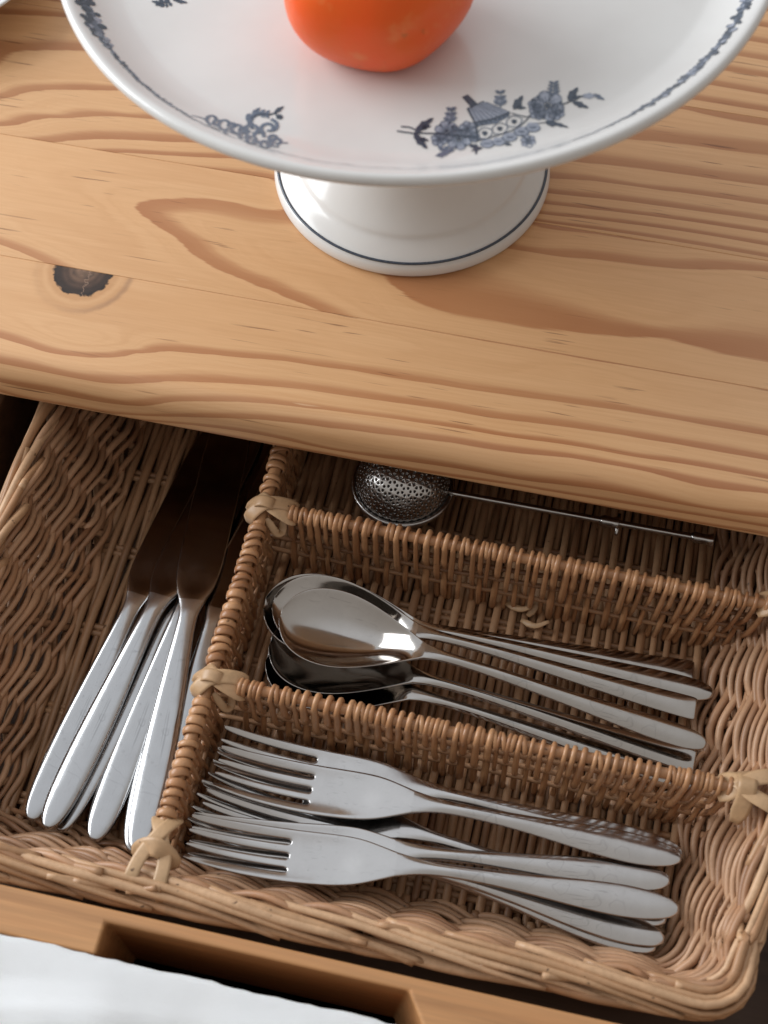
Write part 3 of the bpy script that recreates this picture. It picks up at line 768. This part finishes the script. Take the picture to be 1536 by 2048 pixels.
LK = .2150
def knife_meshes():
    xs = np.array([0, .0010, .0035, .0085, .016, .026, .038, .052, .066, .08, .092, .100, .1050, .1085, .112, .116, .122, .13, .145, .165, .185, .198, .207, .212, .215])
    hw = spl(xs, [0, .0010, .004, .012, .026, .045, .075, .094, .104, .110, .116, .124, .15, .19, .205, .212, .215], [.0010, .0026, .0043, .0058, .0065, .0064, .0050, .0040, .0042, .0060, .0082, .0092, .0096, .0096, .0080, .0046, .0012])
    zc = spl(xs, [0, .05, .100, .108, .118, .215], [.0030, .0034, .0042, .0036, .0028, -.0020])
    th = ip(xs, [0, .004, .015, .05, .1, .107, .118, .215], [.0022, .0040, .0052, .0054, .0044, .0036, .0018, .0010])
    cr = ip(xs, [0, .01, .1, .12, .215], [.5, .55, .5, .2, .2])
    return slab(('handle', 'blade'), (M['knife'], M['blade']), 13, xs, hw, zc, th, [-1, -.9, -.7, -.35, 0, .35, .7, .9, 1], crown=cr, cpow=4)
KNIFE = knife_meshes()

def place(name, parts, L, la, lb, pa, za, pb, zb, label, cat, group, roll=0.0):
    A = at(*pa, za); B = at(*pb, zb)
    d = Vector(B-A); s = d.length/(lb-la); x = d.normalized()
    z = Vector((0, 0, 1)); z = (z-x*z.dot(x)).normalized(); y = z.cross(x)
    if roll:
        c, sn = math.cos(roll), math.sin(roll); y, z = y*c+z*sn, z*c-y*sn
    o = empty(name); org = Vector(A)-x*(la*s)
    m = Matrix(((x.x, y.x, z.x, org.x), (x.y, y.y, z.y, org.y), (x.z, y.z, z.z, org.z), (0, 0, 0, 1)))
    o.matrix_world = m @ Matrix.Diagonal((s, s, s, 1))
    tagp(o, label, cat, group)
    for me in parts:
        q = link(me.name.split('.')[0], me, None, o); subsurf(q, 2)
    print('%s scale %.3f' % (name, s))
    return o
GF, GS, GK = 'forks in the front compartment', 'spoons in the middle compartment', 'knives in the left compartment'
FZ = -.0925
def fork(e, t, dz, label, tip=0.0, roll=0.0):
    return place('fork', FORK, LF, 0, LF, e, FZ+dz+.0035, t, FZ+dz+.0112+tip, label, 'fork', GF, roll)
fork((1310, 1899), (392, 1614), .0000, 'lowest steel fork in front, its rounded handle end nearest the woven front wall')
fork((1330, 1845), (424, 1548), .0005, 'steel fork crossing beneath the others, only a sliver of its handle end showing')
fork((1326, 1884), (404, 1632), .0035, 'steel fork lying on the lowest one, handle end smudged and second nearest the front wall')
fork((1363, 1714), (441, 1507), .0050, 'rear steel fork tucked behind the upper fork, its tines poking out farthest back')
fork((1360, 1722), (436, 1547), .0090, 'upper steel fork on the back pile, its long handle mirroring the wicker divider')
fork((1337, 1766), (385, 1682), .0070, 'steel fork just beneath the front topmost fork, handle end between the two piles')
fork((1355, 1824), (379, 1687), .0110, 'topmost steel fork of the front pile with a dark reflection across its neck')
SZ = -.0925
def spoon(sq, e, t, dz, label, dz2=0.0, roll=0.0):
    return place('spoon', SPOON_S if sq else SPOON_R, LS, 0, LS, e, SZ+dz+.003, t, SZ+dz+.0105+dz2, label, 'spoon', GS, roll)
spoon(True, (1386, 1350), (536, 1246), .0000, 'bottom spoon with a bright square handle end at the back of the pile')
spoon(False, (1385, 1572), (536, 1330), .0000, 'dark bowled spoon whose handle runs down behind the front woven divider')
spoon(False, (1424, 1393), (530, 1228), .0035, 'spoon with a rounded dark handle end reaching nearest the right wicker wall')
spoon(True, (1388, 1530), (542, 1300), .0040, 'spoon with a bright flat square handle end beside the front woven divider')
spoon(True, (1390, 1424), (548, 1222), .0070, 'spoon with a dark mirror-like square handle end in the middle of the pile')
spoon(False, (1410, 1494), (562, 1246), .0136, 'topmost spoon with its whole oval bowl showing brown reflections', dz2=.0015)
KZ = -.0925
def knife(e, nk, dz, label, tilt=0.0, roll=0.0):
    return place('table_knife', KNIFE, LK, 0, .105, e, KZ+dz+.0125, nk, KZ+dz+.0065+tilt, label, 'knife', GK, roll)
knife((63, 1646), (272, 1212), .0010, 'leftmost steel table knife beside the woven left wall', roll=.06)
knife((126, 1670), (352, 1225), .0000, 'narrow looking table knife mostly hidden under the second from the left', roll=-.25)
knife((190, 1688), (378, 1210), .0005, 'table knife pointing apart from the rest, under the topmost knife')
knife((268, 1712), (384, 1222), .0005, 'lowest table knife hidden directly beneath the topmost knife')
knife((300, 1690), (430, 1240), .0015, 'rightmost table knife, squeezed against the long woven divider', roll=.1)
knife((97, 1663), (318, 1215), .0050, 'second steel table knife from the left with grey spots on its handle', roll=-.05)
knife((277, 1713), (382, 1225), .0065, 'topmost steel table knife with a wide plain handle beside the long divider')

# tea infuser
c0 = at(806, 966, -.072)
tea = empty('tea_infuser', c0); tagp(tea, 'perforated ball tea infuser with a long wire handle behind the rear divider', 'tea infuser')
def tpart(o): parent_keep(o, tea); return o
RS = .0222
bm = bmesh.new(); bmesh.ops.create_icosphere(bm, subdivisions=4, radius=RS)
bmesh.ops.delete(bm, geom=[f for f in bm.faces if f.calc_center_median().z < .0012], context='FACES')
fl = [f for f in bm.faces if f.calc_center_median().z > .003]
bmesh.ops.inset_individual(bm, faces=fl, thickness=.00036, use_even_offset=True)
bmesh.ops.delete(bm, geom=fl, context='FACES')
for v in [v for v in bm.verts if not v.link_faces]: bm.verts.remove(v)
bmesh.ops.transform(bm, matrix=Matrix.Translation(c0) @ Matrix.Diagonal((1, 1, .92, 1)), verts=bm.verts)
me = bpy.data.meshes.new('perforated_bowl'); bm.to_mesh(me); bm.free()
me.polygons.foreach_set('use_smooth', [True]*len(me.polygons))
o = tpart(link('perforated_bowl', me, M['wire'])); mm = o.modifiers.new('solid', 'SOLIDIFY'); mm.thickness = .0005; subsurf(o, 1)
V, Fs = lathe([(RS*math.sin(a), -RS*.92*math.cos(a)) for a in np.linspace(0.02, math.pi/2, 14)], 48)
tpart(link('lower_bowl', mesh('lower_bowl', np.array(V)+c0, Fs), M['wire']))
tt = np.arange(48)*2*math.pi/48
tpart(tube('rim', np.column_stack([c0[0]+(RS+.0008)*np.cos(tt), c0[1]+(RS+.0008)*np.sin(tt), np.full(48, c0[2])]), .0015, M['wire'], None, closed=True, sides=8))
hA, hB, hC = at(903, 986, -.071), at(1236, 1047, -.0705), at(1425, 1081, -.0705)
for dy in (0,):
    P = np.array([hA+(hC-hA)*t+np.array([0, dy, 0]) for t in np.linspace(-.02, 1, 24)]); tpart(tube('handle_wire', P, .0016, M['wire'], None, sides=8))
dv = (hC-hA)/np.linalg.norm(hC-hA)
for p_, l_, rr_ in ((hB, .0085, .0029), (hC, .0100, .0026)):
    tpart(tube('collar', np.array([p_-dv*l_, p_-dv*l_*.8, p_-dv*l_*.3, p_, p_+dv*.0006]), np.array([.7, 1, .85, 1.25, .9])*rr_, M['wire'], None, sides=12))
tpart(tube('catch', np.array([hB+np.array([0, .005, 0]), hB, hB+np.array([0, -.006, 0])]), .0009, M['wire'], None, sides=8))

# ------------------------------------------------------------------ cake stand
CX, CY, FR, PR, PH = -.09760523, .48662579, .06437008, .14147979, .14199274
TX, TY = -0.03709223, 0.00964332
stand = empty('cake_stand', (CX, CY, 0.0)); tagp(stand, 'white porcelain footed cake stand with blue printed decoration on the pine table', 'cake stand')
prof = [(.0560, .0), (.0632, .0), (.0644, .0010), (.0648, .0026), (.0645, .0050), (.0634, .0070), (.0615, .0086), (.0585, .0104), (.0555, .0122), (.0538, .0136), (.0532, .0152), (.0526, .0162), (.0500, .0190), (.0455, .0250), (.0400, .0350), (.0345, .0480), (.0300, .0640), (.0276, .0800), (.0272, .0950), (.0290, .1080), (.0350, .1180)]
V, Fs = lathe(prof, 128); o = link('foot', mesh('foot', V, Fs), M['porcelain'], stand); subsurf(o, 1)
a = np.arange(160)*2*math.pi/160
o = tube('blue_line', np.column_stack([.0627*np.cos(a), .0627*np.sin(a), np.full(160, .0080)]), .00062, M['ink'], stand, closed=True, sides=8)
prof = [(.0, -.0215), (.030, -.0215), (.045, -.0200), (.090, -.0160), (.120, -.0115), (.1345, -.0060), (.1398, -.0022), (.1414, .0008), (.1410, .0030), (.1394, .0040), (.1374, .0034), (.1345, .0014), (.1300, -.0020), (.1245, -.0050), (.1200, -.0064), (.1180, -.0069), (.1160, -.0070), (.0800, -.0074), (.0400, -.0076), (.0, -.0077)]
PROF_IN = np.array(prof[9:])
V, Fs = lathe(prof, 160); plate = link('plate', mesh('plate', V, Fs), M['porcelain'], stand); subsurf(plate, 1)
nrm = Vector((TX, TY, 1)).normalized()
pq = Vector((0, 0, 1)).rotation_difference(nrm)
plate.rotation_mode = 'QUATERNION'; plate.rotation_quaternion = pq; plate.location = (0, 0, PH-.0015)
pm = Matrix.Translation((CX, CY, PH-.0015)) @ pq.to_matrix().to_4x4(); pmi = pm.inverted()
def plate_z(r): return float(np.interp(-r, -PROF_IN[:, 0], PROF_IN[:, 1]))
def to_plate(px, py):
    """where the line of sight through a photograph point meets the upper side of the plate, in plate coordinates"""
    o_ = pmi @ Vector(CAM); d = Vector(((px-768)/F_PX)*rt-((py-1024)/F_PX)*up+fw); d = pmi.to_3x3() @ d
    z = -.0074
    for _ in range(8):
        t = (z-o_.z)/d.z; q = o_+d*t; z = plate_z(math.hypot(q.x, q.y))
    return q.x, q.y
class Print:
    def __init__(s): s.V = []; s.F = []; s.m = []
    def poly(s, pts, mi, lift):
        """fan polygon of plate points, subdivided toward its middle"""
        i0 = len(s.V); c = np.mean(pts, 0)
        for q in [c]+list(pts):
            s.V.append((q[0], q[1], plate_z(math.hypot(q[0], q[1]))+lift))
        n = len(pts)
        for k in range(n): s.F.append((i0, i0+1+k, i0+1+(k+1) % n)); s.m.append(mi)
    def stroke(s, pts, w, mi, lift):
        P = np.array(pts); T = np.gradient(P, axis=0); T /= np.linalg.norm(T, axis=1)[:, None]+1e-12; Nn = np.stack([-T[:, 1], T[:, 0]], 1)
        w = np.broadcast_to(w, (len(P),)); i0 = len(s.V)
        for q, n_, ww in zip(P, Nn, w):
            for sg in (-1, 1):
                v = q+n_*ww*.5*sg; s.V.append((v[0], v[1], plate_z(math.hypot(*v))+lift))
        for k in range(len(P)-1):
            a_ = i0+2*k; s.F.append((a_, a_+1, a_+3, a_+2)); s.m.append(mi)
    def build(s, name):
        me = mesh(name, s.V, s.F); 
        for k in ('ink', 'ink_grey', 'ink_mid'): me.materials.append(M[k])
        me.polygons.foreach_set('material_index', s.m); o = link(name, me, None, plate); return o
INK, GREY, MID = 0, 1, 2
pr = Print(); MO = (740, 140, 3.072)
def mp_(pts, mo=MO): return np.array([to_plate(mo[0]+x/mo[2], mo[1]+y/mo[2]) for x, y in pts])
def leaf(x0, y0, x1, y1, w, mi=INK, lift=.00022, mo=MO):
    n = 7; t = np.linspace(0, 1, n); dx, dy = x1-x0, y1-y0; L = math.hypot(dx, dy)+1e-9; nx, ny = -dy/L, dx/L
    pr_w = w*np.sin(math.pi*t**.8)*(1+.25*np.sin(t*17))
    A = [(x0+dx*a_+nx*b_, y0+dy*a_+ny*b_) for a_, b_ in zip(t, pr_w)]; Bq = [(x0+dx*a_-nx*b_, y0+dy*a_-ny*b_) for a_, b_ in zip(t[1:-1][::-1], pr_w[1:-1][::-1])]
    pr.poly(mp_(A+Bq, mo), mi, lift)
def blob(x, y, rx, ry, mi=GREY, lift=.00016, n=12, mo=MO):
    pr.poly(mp_([(x+rx*math.cos(a_)*(1+.12*math.sin(5*a_)), y+ry*math.sin(a_)*(1+.12*math.sin(5*a_))) for a_ in np.linspace(0, 2*math.pi, n, endpoint=False)], mo), mi, lift)
def line(pts, w, mi=INK, lift=.00026, mo=MO):
    pr.stroke(mp_([tuple(q) for q in smooth_path(pts, 4*len(pts))], mo), w*.00008, mi, lift)
def flower(x, y, r, mi=GREY):
    for q in range(6):
        a_ = q*math.pi/3+.3; px_, py_ = x+r*.62*math.cos(a_), y+r*.55*math.sin(a_)
        blob(px_, py_, r*.40, r*.34, mi)
        line([(px_+r*.40*math.cos(b_), py_+r*.34*math.sin(b_)) for b_ in np.linspace(0, 6.1, 9)], 4, MID)
        line([(x, y), (px_, py_)], 4, MID)
    for q in range(6):
        a_ = q*math.pi/3+.82; blob(x+r*.80*math.cos(a_), y+r*.70*math.sin(a_), r*.12, r*.12, INK, .0002)
    blob(x, y, r*.17, r*.15, INK, .0003)
def sprig(x0, y0, x1, y1, n=4, w=9, mi=MID):
    line([(x0, y0), ((x0+x1)/2+4, (y0+y1)/2), (x1, y1)], 5, mi)
    for q in range(n):
        t = (q+.6)/n; x, y = x0+(x1-x0)*t, y0+(y1-y0)*t; l_ = 46*(1-.35*t)
        leaf(x, y, x-l_, y-l_*.45, w, mi); leaf(x, y, x+l_, y-l_*.55, w, mi)
line([(165, 377), (215, 384), (270, 392)], 8); line([(190, 350), (240, 354), (285, 372)], 8); line([(270, 390), (380, 392), (480, 400), (640, 415)], 9)
leaf(275, 385, 390, 295, 24); leaf(300, 360, 375, 345, 16); leaf(268, 392, 352, 488, 24); leaf(300, 425, 360, 435, 14)
flower(470, 378, 72); flower(545, 425, 78); flower(600, 362, 52); flower(425, 430, 50); flower(640, 415, 36)
leaf(495, 345, 560, 385, 18); sprig(490, 335, 500, 235, 3, 13); blob(492, 290, 30, 34, GREY); sprig(470, 480, 440, 500, 1, 14); leaf(400, 532, 525, 490, 15, MID); leaf(520, 470, 430, 545, 10, MID)
pr.poly(mp_([(565, 168), (600, 152), (664, 212), (625, 236)]), INK, .0002)
pr.poly(mp_([(598, 240), (700, 195), (860, 262), (780, 300), (640, 325)]), GREY, .00015)
for q in range(9):
    t = q/8; line([(605+110*t, 238-38*t), (645+215*t, 325-62*t)], 4.5, MID)
line([(598, 240), (700, 195)], 7, INK); line([(598, 240), (650, 345), (662, 430)], 7, INK); line([(640, 325), (760, 300), (860, 262)], 9, INK)
pr.poly(mp_([(650, 350), (645, 328), (770, 302), (860, 265), (850, 290), (770, 330)]), MID, .00014)
for q in range(8):
    t = q/7; line([(655+195*t, 330-55*t), (662+190*t, 352-62*t)], 6, INK)
for (x, y) in ((705, 390), (797, 362), (885, 318)):
    blob(x, y, 18, 15, INK, .0002, 8)
    line([(x-48, y-2), (x-8, y-34), (x+48, y-14), (x+20, y+30), (x-38, y+28), (x-48, y-2)], 5, MID)
line([(870, 268), (960, 290), (985, 280)], 6, INK); line([(650, 440), (760, 410), (900, 360), (985, 285)], 6, INK)
for (x, y, rx, ry) in ((720, 452, 42, 28), (790, 440, 40, 26), (858, 412, 46, 28), (930, 378, 46, 30), (1000, 352, 46, 30)):
    blob(x, y, rx, ry, GREY); line([(x+rx*math.cos(b_), y+ry*math.sin(b_)) for b_ in np.linspace(.1, 3.2, 7)], 6, MID); line([(x-rx*.5, y), (x+rx*.5, y)], 4, MID)
    line([(x-rx*.3, y+ry*.3), (x+rx*.4, y+ry*.2)], 4, MID)
flower(972, 440, 46); line([(930, 400), (972, 440)], 6, INK); leaf(820, 450, 870, 462, 12)
leaf(605, 462, 690, 488, 15); leaf(655, 455, 650, 525, 12); leaf(690, 478, 620, 500, 9)
sprig(800, 235, 800, 130, 3, 11); blob(800, 190, 40, 34, GREY); line([(770, 200), (800, 175), (830, 200)], 5, MID)
leaf(880, 245, 940, 158, 24); leaf(895, 230, 960, 235, 12)
flower(1090, 222, 104); flower(1030, 262, 52); flower(1140, 262, 54); flower(1010, 215, 40); sprig(1125, 165, 1130, 78, 4, 10)
line([(1180, 215), (1230, 195), (1310, 160)], 7, INK); leaf(1215, 190, 1278, 108, 24); leaf(1240, 182, 1300, 160, 12); leaf(1240, 195, 1345, 236, 17); leaf(1300, 162, 1400, 160, 17, GREY); leaf(1370, 150, 1442, 185, 13, MID)
leaf(1075, 322, 1170, 338, 20); leaf(1120, 325, 1222, 356, 11); line([(1030, 330), (1080, 325)], 5, INK)
pr.build('printed_motif')
# second motif fragment at the far left
pr = Print(); M2 = (0, 0, 2.743)
for (a_, b_, c_, d_, w_) in ((885, 20, 830, 8, 9), (900, 22, 850, 30, 9), (905, 25, 880, 40, 8), (915, 20, 915, 44, 8), (930, 15, 942, 36, 9), (960, 5, 1030, 16, 10), (905, -5, 930, 18, 16), (870, 0, 905, 18, 12), (940, -20, 985, 5, 16)): leaf(a_, b_, c_, d_, w_, INK, mo=M2)
pr.build('printed_motif')
# scroll at the front left rim
pr = Print(); M3 = (130, 0, 3.072)
def scroll(cx, cy, r, a0, a1, w=10, mi=MID):
    w = w*1.7 
    line([(cx+r*(1-.5*t)*math.cos(a0+(a1-a0)*t), cy+r*.75*(1-.5*t)*math.sin(a0+(a1-a0)*t)) for t in np.linspace(0, 1, 10)], w, mi, mo=M3)
line([(780, 712), (860, 735), (900, 780), (1010, 815), (1120, 850), (1240, 880), (1370, 880)], 11, MID, mo=M3)
for (x, y, r) in ((905, 735, 42), (985, 765, 46), (1060, 790, 42), (1150, 800, 55), (1250, 790, 48), (1150, 860, 38), (1230, 885, 36), (1300, 875, 40), (1010, 810, 30), (1100, 835, 32), (940, 755, 30), (1030, 775, 26), (1100, 800, 34), (1200, 840, 40), (1280, 850, 30)):
    scroll(x, y, r, rng.uniform(0, 3), rng.uniform(6, 9), 10)
scroll(1210, 740, 90, 2.2, 5.6, 10); scroll(1255, 780, 60, -1.4, 2.0, 10)
for (x, y) in ((1110, 725), (1150, 700), (1170, 690), (1200, 700), (1230, 705), (1135, 745)): leaf(x, y, x+30, y-26, 11, MID, mo=M3); leaf(x, y, x+26, y+24, 10, MID, mo=M3)
line([(1130, 735), (1190, 705), (1260, 705), (1300, 690)], 9, INK, mo=M3); leaf(1285, 695, 1345, 655, 13, INK, mo=M3); blob(1318, 720, 22, 16, INK, .0002, 10, M3); line([(1290, 700), (1318, 720)], 8, INK, mo=M3)
pr.build('printed_scroll')
# blue border round the rim: width and density vary as a worn transfer print
pr = Print()
def th_of(px, py): q = to_plate(px, py); return math.atan2(q[1], q[0])
tl0, tl1, tl2, tl3 = th_of(150, 2), th_of(210, 80), th_of(385, 232), th_of(800, 330)
tr0, tr1, tr2, tr3 = th_of(1120, 275), th_of(1290, 215), th_of(1440, 90), th_of(1500, 5)
def ang(t): return t if t > -math.pi/2 or True else t
# angles run (unwrapped) from the left rim round the front to the right rim
def unw(t): return t+2*math.pi if t < -math.pi+.0 else t
tl = [t-2*math.pi if t > math.pi/2 else t for t in (tl0, tl1, tl2, tl3)]; tr = [tr0, tr1, tr2, tr3]
keys = [tl[0]-.5, tl[0]-.02, tl[1]-.03, tl[1]+.04, tl[2]-.05, tl[2]+.03, tl[3], tr[0]-.05, tr[0]+.10, tr[1]-.06, tr[1]+.02, tr[2], tr[3], tr[3]+.5]
wid = [.0052, .0056, .0060, .0022, .0017, .0008, .0005, .0006, .0013, .0018, .0038, .0040, .0044, .0044]
T_ = np.arange(keys[0], keys[-1], .0065); jit = np.convolve(nr.randn(len(T_)+6), np.ones(4)/4, 'same')[3:-3]; jit2 = np.convolve(nr.randn(len(T_)+6), np.ones(4)/4, 'same')[3:-3]
Wd = np.interp(T_, keys, wid)*(1+.45*jit); rc = .1325+.0006*jit2
P = np.stack([rc*np.cos(T_), rc*np.sin(T_)], 1); 
pr.stroke(P, Wd*.62, MID, .00028)
for t, w_ in zip(T_[::2], np.interp(T_[::2], keys, wid)):
    if w_ < .0014 and rng.random() < .5: continue
    for q in range(2):
        r1 = .1325+rng.uniform(-.5, .5)*w_; a1 = t+rng.uniform(-.01, .01); rr_ = w_*rng.uniform(.16, .32); cx_, cy_ = r1*math.cos(a1), r1*math.sin(a1)
        pr.poly([(cx_+rr_*math.cos(b_), cy_+rr_*math.sin(b_)) for b_ in np.linspace(0, 2*math.pi, 7, endpoint=False)], rng.choice([INK, INK, MID, GREY]), .00036)
pr.build('printed_border')

# ------------------------------------------------------------------ fruit on the plate
fc = at(757, 52, PH-.008)
RFr = .0350
V = []; Fs = []; nu, nv = 64, 36
for i in range(nv+1):
    ph = math.pi*i/nv
    for j in range(nu):
        th = 2*math.pi*j/nu; lob = 1+.032*math.cos(5*th+.9)*math.sin(ph)**1.2-.05*(math.cos(ph) < 0)*math.cos(ph)**2*math.sin(ph)+.012*math.cos(3*th+1.3)*math.sin(ph)
        r_ = RFr*lob*math.sin(ph)**.92 if 0 < i < nv else 0
        z = .90*RFr*math.cos(ph)*(1-.18*math.exp(-(math.sin(ph)/.33)**2))
        V.append((r_*math.cos(th), r_*math.sin(th), z))
for i in range(nv):
    for j in range(nu): Fs.append((i*nu+j, (i+1)*nu+j, (i+1)*nu+(j+1) % nu, i*nu+(j+1) % nu))
fruit = link('orange_fruit', mesh('orange_fruit', V, Fs), M['orange'])
tagp(fruit, 'smooth bright orange round fruit with soft lobes sitting on the white cake stand', 'fruit')
FRUIT_C = (fc[0], fc[1]-.001, PH-.0095+.86*RFr*.85)
fruit.location = FRUIT_C; fruit.rotation_euler = (R(4), R(-3), R(20))

# ------------------------------------------------------------------ white dish at the far left corner
dq = at(15, 3, .0205)
V, Fs = lathe([(0, .002), (.034, .002), (.036, 0), (.039, 0), (.041, .003), (.058, .014), (.0655, .0195), (.0662, .0208), (.0650, .0212), (.057, .0165), (.040, .006), (0, .0055)], 96)
dish = link('white_dish', mesh('white_dish', V, Fs), M['porcelain'])
tagp(dish, 'white dish just peeking into the far left corner of the table', 'dish')
dish.location = (dq[0]-.0585, dq[1]+.0305, 0.0)

# ------------------------------------------------------------------ white cloth in front of the drawer
nu, nv = 150, 70; V = []; Fs = []
for j in range(nv+1):
    v = j/nv
    for i in range(nu+1):
        u = i/nu; x = -.42+.62*u
        fray = .00018*math.sin(x*520)+.00022*math.sin(x*1730+1)+.0003*math.sin(x*111)+rng.uniform(-.00018, .00018)
        y = .1136+fray*(1-min(1, v*6))-.150*v
        z = -.0395-.0035*math.sin(x*23)*v-.045*v**1.5+.004*math.sin(math.pi*min(1, v*3))*.5
        z += (.0022*math.sin(x*85+v*2)+.0020*math.sin(x*47+v*9+1)+.0018*math.sin(v*38+x*30)+.0008*math.sin(x*190+v*60)*math.sin(v*70-x*40))*min(1, v*4)
        V.append((x, y, z))
for j in range(nv):
    for i in range(nu):
        a_ = j*(nu+1)+i; Fs.append((a_, a_+nu+1, a_+nu+2, a_+1))
cl = link('white_cloth', mesh('white_cloth', V, Fs), M['cloth'])
mm = cl.modifiers.new('solid', 'SOLIDIFY'); mm.thickness = .0012
tagp(cl, 'soft white cloth hanging along the front edge of the wooden drawer', 'cloth')
